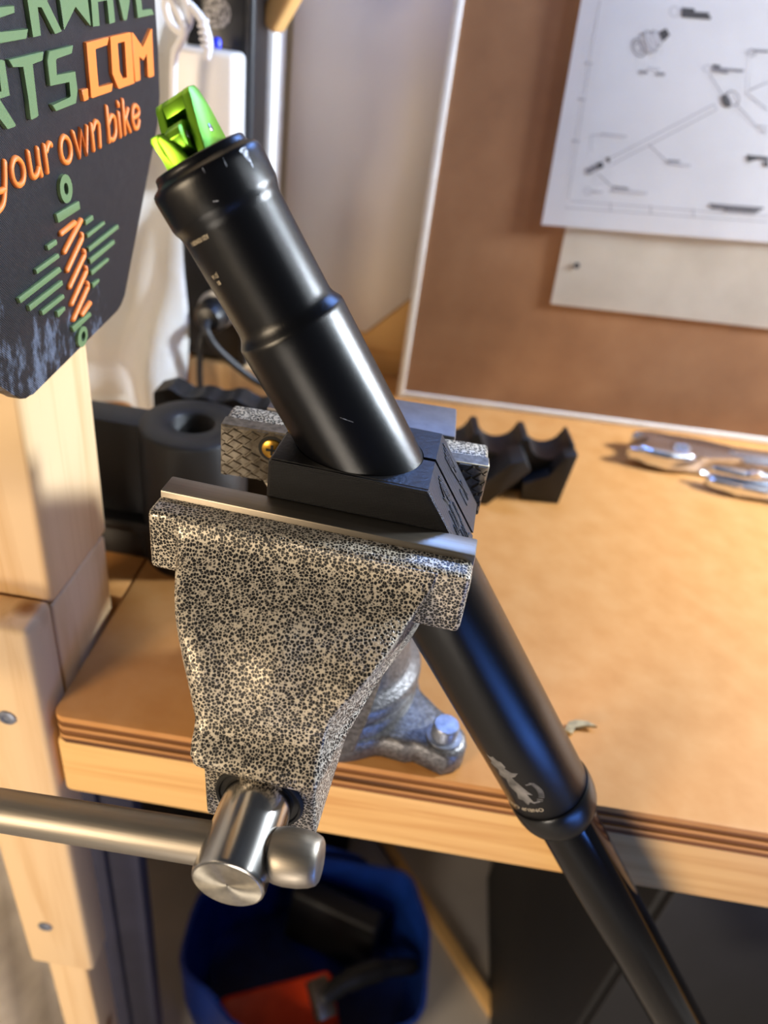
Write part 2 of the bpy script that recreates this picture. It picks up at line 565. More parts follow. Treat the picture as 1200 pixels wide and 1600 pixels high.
# moving front jaw casting
bm = NB()
def quad_ring(corners, rads, z, na=5, nf=10):
    """four-cornered ring with rounded corners and a subdivided front edge, constant vertex count"""
    C4 = [Vector((x, y)) for x, y in corners]
    pts = []
    for q in range(4):
        p, a, n_ = C4[q], C4[q - 1], C4[(q + 1) % 4]
        r = min(rads[q], (a - p).length * .45, (n_ - p).length * .45)
        p0 = p + (a - p).normalized() * r; p2 = p + (n_ - p).normalized() * r
        for k in range(na):
            t = k / (na - 1)
            w = p0 * (1 - t) ** 2 + p * 2 * t * (1 - t) + p2 * t * t
            pts.append((w.x, w.y, z))
        if q == 0:
            nx_ = C4[1]; r1 = min(rads[1], (p - nx_).length * .45)
            e = nx_ + (p - nx_).normalized() * r1
            for k in range(1, nf):
                w = p2.lerp(e, k / nf); pts.append((w.x, w.y, z))
    return pts


# z, left half width, right half width, front y, back y, back-left x, back-right x, corner radius
sec = [(-3.2, 43.5, 41, -8.6, 7, 43, 41, 1.2), (-7, 43.5, 40.5, -9.4, 8, 43, 41, 3), (-10, 42.6, 39, -11.8, 8, 43, 41, 5), (-13, 41, 36.8, -16, 8, 43, 41, 7), (-16.5, 38.8, 33.8, -22.5, 8, 43, 41, 8),
       (-20, 36.4, 31.0, -28.5, 8, 43, 41, 8), (-24, 33.8, 28.2, -33.8, 8, 43, 41, 8), (-28.5, 31.2, 25.0, -37.6, 8, 42, 40.5, 8), (-33, 28.6, 21.4, -40.6, 7, 40, 40, 7), (-38, 26.2, 18.4, -42.8, 6, 38, 38.5, 6),
       (-43, 24.2, 17.6, -44.6, 5, 36, 37, 5), (-48.5, 22.0, 17.4, -46.6, 5, 34, 35, 4), (-51, 21.4, 17.5, -49.2, 5, 32, 33.5, 3.4), (-53, 21.2, 17.9, -52.2, 5, 30, 32.2, 3.4), (-55.5, 20.9, 18.2, -53.9, 5, 28, 30.8, 3.4),
       (-58, 20.2, 18.2, -53.9, 5, 26, 29.4, 3.2), (-60, 19.0, 17.9, -52.6, 5, 24, 28, 2.6), (-61.6, 18.0, 17.6, -51, 5, 22, 27.2, 2), (-63, 17.6, 17.5, -50.6, 5, 20, 26.4, 1.6),
       (-72, 17.4, 18.2, -50.4, 5, 18, 23.6, 1.6), (-80, 17.2, 19.0, -50.3, 5, 17.6, 21.5, 1.6), (-86, 17.0, 19.2, -50.2, 5, 17, 20.6, 1.6), (-87.5, 16, 18.4, -49, 4, 16, 19.6, 1.6)]
rings = []
for (z, hl, hr, yf, yb, bl, br, r) in sec:
    ring = quad_ring([(-hl, yf), (hr, yf), (br, yb), (-bl, yb)], [r, min(1.4, r), 2, 2], z, nf=22)
    out = []
    for (x, y, zq) in ring:
        # the flare is scooped: a shallow hollow either side of a low centre swell
        if y < yf + 0.5 and -40 < z < -6:
            t = min(1, max(-1, x / hr))
            y += 1.5 * math.sin(math.pi * abs(t)) * math.sin(math.pi * (z + 6) / -34)
            for (gx, gz, wx, wz, am) in ((-24, -12, 9, 3, -1.1), (-27, -20, 9, 5, 1.3), (13, -15, 10, 3.5, -1.0), (4, -10, 12, 3, 1.0), (-4, -24, 12, 4, -.8), (12, -26, 9, 4, .7), (-14, -34, 8, 4, .6)):
                y += am * math.exp(-((x - gx) / wx) ** 2 - ((z - gz) / wz) ** 2)
        out.append((x, y, zq))
    rings.append(out)
loft(bm, rings)
box(bm, -52, 51, -8.6, 3, -25.3, -2.4, 2.0, 3)
fj = obj('front_jaw', bm, 'hammer', vise, VO, deg=50)
bm = NB(); box(bm, -51.3, 51.1, 0.2, 9.6, -20, 0, 0.5, 2)
obj('jaw_plate', bm, 'steel', vise, VO, label='smooth ground steel front jaw plate')
# hole rim round the spindle
bm = NB(); lathe(bm, [(-50.8, 12.6), (-51.6, 12.9), (-51.8, 13.6), (-51.0, 14.2), (-50, 14.2), (-50, 12.6)], 48, cx=0.6, cy=-71, axis='y')
obj('spindle_bushing', bm, 'dark', vise, VO)
# slide bar
bm = NB(); box(bm, -17, 18, 30, 170, -86, -48, 1.5)
obj('slide_bar', bm, 'dark_metal', vise, VO)
# spindle
bm = NB()
lathe(bm, [(-30, 10.9), (-77.6, 10.9), (-78.6, 10.6), (-79, 10.0), (-79, 0.3)], 64, cx=.6, cy=-71, axis='y')
spi = obj('spindle', bm, 'steel_screw', vise, VO)
bm = NB()
lathe(bm, [(-78.95, 10.0), (-79.12, 9.9), (-79.12, .8), (-79.0, .5)], 64, cx=.6, cy=-71, axis='y')
obj('end_face', bm, 'steel_end', spi)
# handle bar through the spindle
bm = NB()
lathe(bm, [(-205, 6.3), (9.5, 6.3)], 40, axis='x')
hd = obj('handle_bar', bm, 'steel_bar', vise, (0.0006, -.068, .165 - .0707), (0, -R_(8.2), 0))
for sgn, x0 in ((1, 9.4), (-1, -203)):
    bm = NB()
    pf = [(0, 6.2), (.6, 7.2), (2.2, 7.7), (5, 8.0), (9, 7.9), (12.2, 7.3), (14, 6.5), (14.6, 5.7), (14.7, .2)]
    lathe(bm, [(x0 + sgn * a, r) for a, r in pf], 40, axis='x')
    obj('end_cap', bm, 'steel_bar', hd)

# fixed rear jaw (slightly skewed by the tilted work)
SK = R_(4.6)
rear_rot = (0, 0, SK)
RO = (.001, .0565, .165)
bm = NB()
box(bm, -51.2, 51.2, 4.2, 17, -25.5, -1.0, 1.6, 3)
rings = []
for (z, hw, yf, yb, r) in [(-12, 44, 5, 36, 3), (-20, 42, 5, 44, 4), (-30, 34, 2, 70, 5), (-40, 29, -6, 92, 5), (-55, 27, -16, 98, 5), (-88, 27, -18, 98, 5), (-96, 25, -14, 80, 5), (-100, 24, -10, 58, 5)]:
    rings.append(rring(-hw, hw, yf, yb, r, z))
loft(bm, rings)
obj('rear_jaw', bm, 'hammer', vise, RO, rear_rot, deg=50)
bm = NB(); box(bm, -38, 38, 16.5, 43, -16, 0.2, 1.0, 2)
obj('anvil', bm, 'anvil', vise, RO, rear_rot, label='plain dark grey anvil behind the rear jaw')
# rear jaw plate with diamond knurling
bm = NB()
box(bm, -51, 51, -2.6, 4.2, -22, 0, 0.3, 1)
rp = obj('jaw_plate', bm, 'knurl', vise, RO, rear_rot, label='steel rear jaw plate with diamond knurling')
bm = NB()
cw, ch = 7.0, 4.6


def clip(poly, ax, lim, sg_):
    out = []
    for k in range(len(poly)):
        a, b_ = poly[k - 1], poly[k]
        ia, ib = (a[ax] - lim) * sg_ <= 0, (b_[ax] - lim) * sg_ <= 0
        if ia != ib:
            t = (lim - a[ax]) / (b_[ax] - a[ax]); out.append((a[0] + (b_[0] - a[0]) * t, a[1] + (b_[1] - a[1]) * t))
        if ib:
            out.append(b_)
    return out


for i in range(-8, 9):
    for j in range(0, 11):
        cx = i * cw + (cw / 2 if j % 2 else 0); cz = -.6 - j * ch / 2
        q = [(cx - cw / 2, cz - .7), (cx - .6, cz + ch / 2), (cx + cw / 2, cz + .7), (cx + .6, cz - ch / 2)]
        if any(math.hypot(p[0] + 31, p[1] + 7.2) < 4.6 for p in q + [(cx, cz)]):
            continue
        for ax, lim, sg_ in ((0, 50.8, 1), (0, -50.8, -1), (1, -.3, 1), (1, -21.8, -1)):
            q = clip(q, ax, lim, sg_) if q else q
        if len(q) < 3:
            continue
        mx_ = sum(p[0] for p in q) / len(q); mz_ = sum(p[1] for p in q) / len(q)
        bs = [bm.verts.new(Vector((mx_ + (p[0] - mx_) * .94, -2.5, mz_ + (p[1] - mz_) * .94)) * .001) for p in q]
        tp = [bm.verts.new(Vector((mx_ + (p[0] - mx_) * .70, -3.15, mz_ + (p[1] - mz_) * .70)) * .001) for p in q]
        bm.faces.new(tp)
        for k in range(len(q)):
            bm.faces.new([bs[k], bs[(k + 1) % len(q)], tp[(k + 1) % len(q)], tp[k]])
        bm.faces.new(list(reversed(bs)))
obj('knurling', bm, 'knurl', rp, deg=20, kind='stuff')
bm = NB(); lathe(bm, [(-2.5, 5.4), (-2.75, 5.4), (-2.75, 3.9), (-2.5, 3.9)], 32, cx=-31, cy=-7.2, axis='y', close=True)
obj('screw_recess', bm, 'dark', rp)
bm = NB(); lathe(bm, [(-2.4, 4.1), (-3.3, 4.0), (-3.8, 3.3), (-3.9, .3)], 32, cx=-31, cy=-7.2, axis='y')
sw = obj('plate_screw', bm, 'brass', rp, label='brass cross-head screw')
bm = NB(); box(bm, -33.2, -28.8, -4.02, -3.7, -7.7, -6.7); box(bm, -31.5, -30.5, -4.02, -3.7, -9.4, -5)
obj('cross_slot', bm, 'dark', rp)

# pedestal, swivel base, front rib
bm = NB()
lathe(bm, [(-98, 25), (-101, 30), (-108, 33), (-126, 36), (-131, 38), (-133, 42), (-136, 43.5), (-141, 43.5), (-143, 41)], 56, cx=0, cy=82)
obj('swivel_body', bm, 'dark_metal', vise, VO, deg=50)
bm = NB()
n = 96; prof = [(-165, 1.0, -.6), (-164.4, 1.0, 0), (-154, 1.0, 0), (-151.5, 1.0, -1.4), (-150.6, 1.0, -3.2)]
lugs = [-22, 100]
RR = []
for (z, _, d) in prof:
    ring = []
    for i in range(n):
        a = 2 * math.pi * i / n; r = 45.0
        for lg in lugs:
            da = (a - math.radians(lg) + math.pi) % (2 * math.pi) - math.pi
            # union with a round lug of radius 12 centred 62 mm out, blended into the flange
            c = 65.0; lr = 12.5
            disc = lr * lr - (c * math.sin(da)) ** 2
            if disc > 0 and math.cos(da) > 0:
                r = max(r, c * math.cos(da) + math.sqrt(disc))
            else:
                r = max(r, 45 + 14 * math.exp(-((abs(da) - .2) / .16) ** 2) * (1 if math.cos(da) > 0 else 0))
        ring.append(((r + d) * math.cos(a), 82 + (r + d) * math.sin(a), z))
    RR.append(ring)
loft(bm, RR)
lathe(bm, [(-151.5, 43.5), (-146, 43.2), (-143, 41.5), (-142, 39)], 56, cx=0, cy=82)
obj('swivel_base', bm, 'dark_metal', vise, VO, deg=50)
for lg in lugs:
    a = math.radians(lg)
    px, py = 65.5 * math.cos(a), 82 + 65.5 * math.sin(a)
    bm = NB(); lathe(bm, [(-151, 8.6), (-149.6, 8.6), (-149.2, 6.6), (-142.6, 6.4), (-141.8, 5.8), (-141.5, .3)], 30, cx=px, cy=py)
    obj('base_bolt', bm, 'bolt', vise, VO)
bm = NB()
prism(bm, [(-27, -62), (27, -62), (28, -80), (27.5, -95), (24, -125), (20.5, -148), (14, -152), (-14, -152), (-20.5, -148), (-24, -125), (-27.5, -95), (-28, -80)], 33, 40, 'xz', 1.6)
obj('front_rib', bm, 'dark_metal', vise, VO)

# ---------------------------------------------------------------- clamp blocks round the tube
TH = R_(34.25)
TA = Vector((41.88, 29.0, -38.0))


def boolean_cut(o, cutter):
    md = o.modifiers.new('cut', 'BOOLEAN'); md.operation = 'DIFFERENCE'; md.object = cutter; md.solver = 'EXACT'
    dg = bpy.context.evaluated_depsgraph_get(); dg.update()
    me = bpy.data.meshes.new_from_object(o.evaluated_get(dg))
    o.modifiers.clear(); o.data = me


bm = NB(); lathe(bm, [(-80, 18.05), (120, 18.05)], 96)
bmesh.ops.recalc_face_normals(bm, faces=bm.faces)
cm = bpy.data.meshes.new('cutter'); bm.to_mesh(cm); bm.free()
cut = bpy.data.objects.new('cutter', cm); COL.objects.link(cut)
tl = math.tan(TH)
vm = Matrix.Translation((VJ.x, VJ.y, VJ.z + ZO)) @ Matrix.Rotation(YAW, 4, 'Z')
cut.matrix_world = vm @ Matrix.Translation(TA * .001) @ Matrix.Rotation(-TH, 4, 'Y')
zb_ = -12.5
for nm, y0, y1, lab in (('clamp_block', 9.8, 29.0, 'front half of black printed tube clamp, ribbed face against the smooth jaw plate'),
                        ('clamp_block.001', 30.8, 51.2, 'rear half of black printed tube clamp, behind the tube against the knurled jaw')):
    bm = NB()
    pg = [(-18.2, 13.6), (-19.2, 12.4), (-19.4, zb_), (32.6 + (13.6 - zb_) * tl, zb_), (32.6, 13.6)]
    prism(bm, pg, y0, y1, 'xz', 0.0)
    es = [e for e in bm.edges if abs(e.verts[0].co.y - e.verts[1].co.y) < 1e-6]
    # chamfer the outer vertical corners: strongly at the ends of the pressed face
    yy = y0 * .001 if y0 < 20 else y1 * .001
    es = [e for e in bm.edges if all(abs(v.co.y - yy) < 1e-6 for v in e.verts)]
    bmesh.ops.bevel(bm, geom=es, offset=.0012, segments=2, affect='EDGES', profile=.5)
    t = thing('clamp_block', lab, 'clamp', (VJ.x, VJ.y, VJ.z), (0, 0, YAW))
    o = obj('block', bm, 'clamp', t)
    bpy.context.view_layer.update()
    boolean_cut(o, cut)
    for p in o.data.polygons:
        p.use_smooth = False
    # raised strokes on the slanted end face (illegible moulded marks)
    t0 = Vector((32.6, 0, 13.6)); ds = Vector((math.sin(TH), 0, -math.cos(TH))); nn = Vector((math.cos(TH), 0, math.sin(TH)))
    if y0 < 20:
        strokes = [(4, 25.6, 12, 26.0), (4, 24.4, 12, 24.7), (5, 23.2, 12, 23.4), (6, 22.0, 10, 20.0), (12.5, 21.5, 9, 19.4), (13, 24.8, 13.4, 21.5), (13, 21.5, 21, 20.5), (15, 25.8, 22, 25.2), (14, 18.6, 22, 17.8),
                   (22, 24.4, 28, 24), (22.5, 20, 27, 19.4), (23, 22.6, 28, 22), (28.5, 26, 28.8, 22.5), (30, 21, 34, 20.4), (30, 24.6, 33, 23), (18, 16, 24, 14.8), (24, 16.6, 27, 13.6), (28, 18, 32, 16)]
    else:
        strokes = [(2, 45.6, 12, 46), (3, 44, 13, 44.2), (4, 42.4, 10, 42.6), (5, 40.8, 11, 41), (10, 40.6, 16, 42), (17, 44, 24, 42), (17, 42, 23, 44), (18, 38.8, 24, 38.4), (25, 44.6, 33, 44), (25, 42, 33, 41.6), (26, 39.4, 34, 38.6), (20, 36.5, 30, 35.5)]
    bm = NB()
    for (s0, ya, s1, yb) in strokes:
        if max(s0, s1) > 29:
            continue
        tube(bm, [t0 + ds * s0 + Vector((0, ya, 0)), t0 + ds * s1 + Vector((0, yb, 0))], .5, 6)
    obj('raised_marks', bm, 'clamp', t)
bpy.data.objects.remove(cut)

# ---------------------------------------------------------------- dropper seat post
base = vm @ Vector(TA * .001)
sp = thing('seat_post', 'black telescopic bicycle seat post clamped upside down and slanting across the vise', 'seat post',
           (base.x, base.y, base.z - ZO), (0, -TH, YAW))
bm = NB()
prof = [(147, .2), (148, 12.2), (160.2, 12.2), (160.6, 12.7), (160.6, 13.5), (160.2, 14.0), (159.2, 14.2), (158.4, 14.45), (157.9, 15.1), (157.4, 16.1), (156.8, 16.75), (155.6, 17.05), (154.5, 17.1),
        (147, 17.05), (145.9, 16.85), (144.8, 16.35), (143.4, 15.92), (142.2, 15.8), (130, 15.77), (114, 15.77), (112.4, 15.85), (111.2, 16.2), (110, 16.9), (109.1, 17.5), (108.5, 17.78), (107.4, 17.85), (105, 17.82),
        (20, 17.8), (-60, 17.8), (-114.6, 17.8), (-115.2, 17.5), (-115.2, 13.8)]
lathe(bm, prof, 128)
obj('outer_tube', bm, 'tube', sp, deg=60)
bm = NB()
lathe(bm, [(-114.9, 17.0), (-115, 18.2), (-116.2, 18.65), (-120, 18.7), (-124, 18.5), (-127.5, 17.9), (-130.5, 16.9), (-133, 15.2), (-134.6, 14.2), (-134.9, 13.0)], 96)
obj('seal_collar', bm, 'collar', sp, deg=60)
bm = NB()
lathe(bm, [(-130, 13.5), (-455, 13.5), (-458, 12.5)], 96)
lathe(bm, [(-455, 14), (-458, 16), (-480, 16), (-484, 14)], 48)
obj('inner_post', bm, 'stanchion', sp, label='glossy black sliding inner post')

# lime cable actuator in the open end
ac = bpy.data.objects.new('actuator', None); COL.objects.link(ac); ac.parent = sp
bm = NB()
side = [(-8.2, 152), (-8.0, 159.5), (-4, 166), (2.0, 175.2), (3.6, 176.6), (8.2, 176.8), (9.6, 175.6), (10.4, 170), (10.6, 152)]
prism(bm, side, 3.4, 6.0, 'yz', .5)
prism(bm, side, -6.0, -3.4, 'yz', .5)
prism(bm, [(.8, 172.2), (2.2, 175.3), (3.6, 176.5), (8.2, 176.7), (9.6, 175.5), (10.4, 168), (8.4, 167.6), (6, 171.5)], -3.6, 3.6, 'yz', .3)
prism(bm, [(7.4, 152), (7.4, 165), (8, 168.5), (10.4, 168.5), (10.5, 152)], -3.6, 3.6, 'yz', .2)
obj('yoke', bm, 'lime', ac)
bm = NB()
prism(bm, [(-9, 166.8), (-7.5, 168.6), (-3, 170.0), (1.5, 169.6), (2.6, 167), (1.2, 163.4), (-4, 161.6), (-8.2, 163.4)], -2.9, 2.5, 'yz', .4)
prism(bm, [(-4.2, 167.8), (-2.4, 168.8), (-.4, 165.6), (1.6, 160), (1.8, 152), (-2.2, 152), (-3.0, 160), (-4.2, 164.5)], -10.4, -8.0, 'xz', .4)
prism(bm, [(-6.6, 168.2), (-5.8, 169.4), (-3.2, 169.3), (-2.6, 164), (-3.4, 160), (-4.0, 152), (-5.8, 152), (-6.0, 160), (-5.4, 164)], -9.4, -5.0, 'xz', .4)
obj('release_lever', bm, 'lime', ac)
for (x0, x1, y, z, r) in ((5.8, 6.25, 3.4, 165.4, 1.15), (2.4, 2.8, -4.6, 165.9, 1.2)):
    bm = NB(); lathe(bm, [(x0, r), (x1 - .1, r), (x1, r * .85), (x1, .1)], 24, cx=y, cy=z, axis='x')
    obj('pivot_pin', bm, 'pin', ac)


def wrap_text(text, size, ang0, s0, rad, narrow=0.9, off=0.04):
    """flat print wrapped on the tube, reading right to left and upside down as the post hangs"""
    cu = bpy.data.curves.new('print', 'FONT'); cu.body = text; cu.size = size; cu.space_character = 1.05
    cu.resolution_u = 3
    o = bpy.data.objects.new('print', cu); COL.objects.link(o)
    dg = bpy.context.evaluated_depsgraph_get(); dg.update()
    me = bpy.data.meshes.new_from_object(o.evaluated_get(dg))
    bpy.data.objects.remove(o)
    bm = NB(); bm.from_mesh(me)
    bmesh.ops.subdivide_edges(bm, edges=[e for e in bm.edges if e.calc_length() > size * .35], cuts=1)
    for v in bm.verts:
        a = math.radians(ang0) - v.co.x * narrow / rad
        s_ = s0 - v.co.y
        v.co = Vector((math.sin(a) * (rad + off), -math.cos(a) * (rad + off), s_)) * .001
    return bm


bm = wrap_text('A2011030403011', 1.75, -7.6, 142.4, 15.8, 0.62)
obj('printed_number', bm, 'laser', sp, deg=10)
bm = wrap_text('J211A', 1.7, -23, 132.2, 15.77, 0.72); obj('printed_number', bm, 'laser', sp)
bm = wrap_text('80', 1.7, -25.5, 130.2, 15.77, 0.85); obj('printed_number', bm, 'laser', sp)
bm = wrap_text('ONEUP COMPONENTS', 3.1, 3.2, -107.0, 17.8, 0.95); obj('printed_name', bm, 'laser', sp)


def wrap_poly(bm, pts, rad, off=.05):
    """polygon in (angle degrees, s) laid on the tube, cut into strips so that it follows the curve"""
    tri = tessellate_polygon([[Vector((p[0] * .31, p[1], 0)) for p in pts]])
    vs = [bm.verts.new(Vector((p[0], p[1], 0))) for p in pts]
    fs = []
    for t in tri:
        try:
            fs.append(bm.faces.new([vs[i] for i in t]))
        except ValueError:
            pass


bm = NB()
wrap_poly(bm, [(-36, -74), (-31, -75.5), (-26, -74.5), (-22, -77), (-18, -77.5), (-15, -80.5), (-18, -81.5), (-11, -84), (-3, -84.5), (-10, -86.5), (-15, -87), (-12, -89.5), (-8, -92.5), (-4, -96), (0, -98.5), (-7, -97.5), (-6, -100), (-3, -104), (-9, -102.5), (-14, -104.5), (-18, -101.5), (-24, -101), (-21, -97), (-27, -93), (-25, -88.5), (-33, -86.5), (-29, -83), (-38, -80), (-33, -78)], 17.8)
bmesh.ops.subdivide_edges(bm, edges=bm.edges[:], cuts=3, use_grid_fill=True)
for v in bm.verts:
    a = math.radians(v.co.x); v.co = Vector((math.sin(a) * 17.86, -math.cos(a) * 17.86, v.co.y)) * .001
obj('printed_emblem', bm, 'emblem', sp)
bm = NB()
for k in range(13):
    s0 = -91.0 - k * .92
    w0 = 3.4
    x0 = 6.5 + 5.0 * math.sin(math.pi * k / 12) - (2 if k > 10 else 0)
    q = [(x0 - w0, s0 - .2), (x0 - w0 + .2, s0 + .25), (x0 + w0, s0 - .95), (x0 + w0, s0 - 1.4)]
    vs = []
    for (a, s_) in q:
        a = math.radians(a); vs.append(bm.verts.new(Vector((math.sin(a) * 17.86, -math.cos(a) * 17.86, s_)) * .001))
    bm.faces.new(vs)
for (a0, a1, s_) in ((-6, 4, -102.6), (-2, 6, -91.5)):
    for k in range(6):
        b0, b1 = a0 + (a1 - a0) * k / 6, a0 + (a1 - a0) * (k + 1) / 6
        vs = []
        for (a, d) in ((b0, 0), (b1, 0), (b1, .8), (b0, .8)):
            a = math.radians(a); vs.append(bm.verts.new(Vector((math.sin(a) * 17.86, -math.cos(a) * 17.86, s_ - d)) * .001))
        bm.faces.new(vs)
obj('printed_shield', bm, 'emblem', sp)

# thin scratches and a broader pale patch on the post
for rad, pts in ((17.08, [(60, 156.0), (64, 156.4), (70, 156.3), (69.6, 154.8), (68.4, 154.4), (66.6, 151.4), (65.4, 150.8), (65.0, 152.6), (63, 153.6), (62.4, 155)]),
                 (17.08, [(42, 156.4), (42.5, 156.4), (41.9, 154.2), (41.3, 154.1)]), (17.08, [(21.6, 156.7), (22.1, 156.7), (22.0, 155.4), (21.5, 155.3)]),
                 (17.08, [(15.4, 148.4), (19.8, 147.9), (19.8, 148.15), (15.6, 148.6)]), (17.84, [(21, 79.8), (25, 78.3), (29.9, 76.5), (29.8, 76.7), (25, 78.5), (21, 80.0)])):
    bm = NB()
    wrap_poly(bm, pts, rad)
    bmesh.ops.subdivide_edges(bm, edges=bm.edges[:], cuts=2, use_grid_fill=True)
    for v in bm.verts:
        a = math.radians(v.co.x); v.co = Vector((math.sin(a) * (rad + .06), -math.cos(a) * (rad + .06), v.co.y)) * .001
    obj('post_mark', bm, 'pale_mark', sp)

# ---------------------------------------------------------------- printed sign
SIGN_OUT=[(387.9,21.6),(388.5,-7.6),(390.0,-27.2),(390.6,-45.6),(388.5,-52.2),(385.3,-57.4),(334.0,-125.1),(328.8,-128.5),(323.4,-129.2),(243.3,-135.3),(238.5,-135.1),(235.2,-133.7),(230.1,-129.5),(223.4,-123.1),(198.1,-99.7),(190.1,-88.0),(199.8,-20.2),(205.7,-4.8)]
SIGN_GREEN=[[[(247.4,-7.4),(270.4,-4.7),(268.9,-7.1),(253.0,-8.9),(252.8,-13.0),(263.3,-12.0),(263.0,-14.1),(252.8,-15.3),(252.6,-19.2),(270.2,-18.1),(268.3,-20.9),(246.7,-22.3)]],[[(271.3,-4.3),(287.5,-2.4),(292.1,-4.8),(290.7,-8.3),(284.7,-10.3),(293.1,-18.9),(288.0,-19.7),(280.5,-12.2),(277.9,-12.2),(277.9,-20.0),(272.6,-20.5)],[(276.4,-5.9),(284.6,-4.9),(285.2,-7.7),(282.1,-9.5),(277.4,-9.8)]],[[(293.4,-3.3),(295.2,-18.6),(305.5,-11.3),(316.1,-17.2),(316.9,-17.3),(315.4,-0.7),(310.6,-1.4),(311.3,-9.2),(306.9,-6.3),(300.3,-10.1),(298.2,-2.7)]],[[(317.9,-1.2),(318.8,-9.4),(318.7,-17.5),(324.6,-17.2),(324.6,-9.7),(333.1,-8.9),(333.9,-16.6),(339.4,-16.0),(338.9,-8.9),(337.4,-1.6),(334.3,0.9)],[(324.5,-3.0),(332.0,-2.0),(332.8,-6.6),(324.6,-7.5)]],[[(342.7,1.1),(345.1,-8.7),(348.2,-15.3),(349.3,-15.5),(351.6,-15.2),(355.6,-9.1),(359.6,3.1),(354.2,2.4),(350.9,-6.9),(348.4,1.8)]],[[(361.7,3.4),(362.4,-8.3),(363.7,-14.5),(382.3,-13.0),(382.7,-12.6),(380.3,-10.8),(368.8,-11.7),(368.6,-8.1),(367.8,-5.6),(377.0,-4.7),(377.0,-2.2),(367.5,-3.2),(366.8,1.5),(380.0,3.1),(379.6,5.5)]],[[(238.9,-27.5),(251.5,-26.1),(253.2,-26.5),(253.4,-35.9),(247.2,-36.4),(254.5,-44.2),(254.1,-44.8),(249.5,-45.1),(240.6,-37.1),(239.5,-44.8),(235.3,-44.7)],[(243.0,-29.5),(249.2,-28.9),(248.9,-34.5),(242.7,-34.8)]],[[(255.9,-26.3),(278.7,-24.6),(277.2,-27.1),(276.0,-27.4),(270.0,-27.8),(269.9,-39.3),(270.1,-43.1),(269.1,-43.5),(265.2,-44.0),(264.4,-43.6),(264.6,-37.0),(264.1,-28.3),(257.7,-28.5)]],[[(282.5,-24.6),(300.9,-23.2),(299.2,-25.8),(287.7,-26.7),(286.5,-27.1),(285.8,-32.0),(300.6,-31.2),(301.1,-37.4),(298.8,-41.6),(282.7,-42.9),(280.4,-40.6),(294.2,-39.4),(295.1,-38.9),(295.2,-34.2),(281.2,-35.0),(280.5,-34.7),(280.5,-27.3)]]]
SIGN_ORANGE=[[[(304.7,-37.6),(309.9,-37.3),(309.6,-41.1),(305.7,-41.5)]],[[(312.0,-22.5),(332.7,-20.9),(330.4,-23.7),(319.0,-24.6),(319.1,-37.6),(333.2,-36.8),(331.4,-39.8),(313.4,-40.9),(312.1,-40.6)]],[[(333.8,-20.9),(353.6,-19.5),(355.1,-19.8),(355.7,-38.1),(339.5,-39.2),(338.0,-38.8),(333.4,-33.5)],[(340.6,-23.1),(348.0,-22.6),(348.0,-35.6),(343.6,-35.8),(340.7,-32.8)]],[[(356.0,-19.6),(357.6,-19.6),(367.5,-25.3),(378.3,-18.2),(379.6,-18.3),(379.7,-36.5),(374.7,-37.0),(372.0,-36.4),(372.0,-27.2),(367.7,-30.1),(362.8,-28.1),(363.0,-37.3),(356.9,-37.8)]]]
SIGN_ROUND=[[[(246.2,-54.4),(244.3,-61.3),(241.7,-66.3),(237.3,-68.2),(234.6,-67.3)],[(238.4,-55.0),(238.3,-60.3),(239.9,-62.3),(243.4,-62.3)]],[[(257.1,-59.0),(256.8,-60.3),(256.1,-61.4),(255.2,-62.2),(254.0,-62.6),(252.8,-62.6),(251.7,-62.2),(250.7,-61.4),(250.0,-60.4),(249.6,-59.2),(249.6,-57.9),(249.9,-56.6),(250.6,-55.6),(251.5,-54.8),(252.6,-54.4),(253.8,-54.3),(254.9,-54.7),(255.9,-55.4),(256.7,-56.4),(257.1,-57.7),(257.1,-59.0)]],[[(261.3,-53.5),(261.6,-58.4),(261.9,-60.5),(263.3,-61.7),(265.5,-61.1),(267.2,-59.2)],[(267.7,-53.2),(267.6,-56.8),(267.9,-60.0),(268.4,-61.8)]],[[(272.6,-52.9),(272.9,-61.4)],[(273.9,-54.8),(275.5,-53.1),(277.1,-52.6),(277.8,-53.3)]],[[(292.4,-56.6),(292.2,-58.0),(291.5,-59.1),(290.5,-60.0),(289.4,-60.5),(288.1,-60.5),(286.9,-60.1),(285.8,-59.4),(285.0,-58.3),(284.6,-57.0),(284.5,-55.6),(284.8,-54.3),(285.4,-53.1),(286.3,-52.3),(287.5,-51.8),(288.7,-51.7),(289.9,-52.1),(291.0,-52.8),(291.8,-53.9),(292.3,-55.2),(292.4,-56.6)]],[[(295.4,-51.1),(298.7,-60.0),(301.4,-50.7),(304.9,-59.7),(307.4,-50.4)]],[[(311.5,-50.1),(311.8,-59.1)],[(312.8,-51.9),(314.7,-49.9),(316.5,-49.4),(318.1,-50.3),(318.4,-52.0),(318.0,-58.6)]],[[(326.9,-45.1),(327.3,-57.8)],[(327.9,-51.0),(330.2,-49.1),(332.8,-48.8),(334.4,-50.5),(334.5,-54.3),(333.2,-56.6),(331.0,-57.7),(328.6,-57.1)]],[[(338.3,-48.2),(339.0,-57.2)],[(338.3,-44.4),(338.9,-45.6)]],[[(343.5,-43.9),(343.9,-56.8)],[(348.8,-47.6),(345.1,-51.2)],[(345.2,-50.7),(349.8,-56.4)]],[[(354.0,-51.5),(359.6,-51.0),(360.8,-48.7),(357.4,-46.9),(354.2,-48.2),(353.2,-52.2),(355.2,-55.6),(358.5,-55.8),(360.7,-53.2)]]]
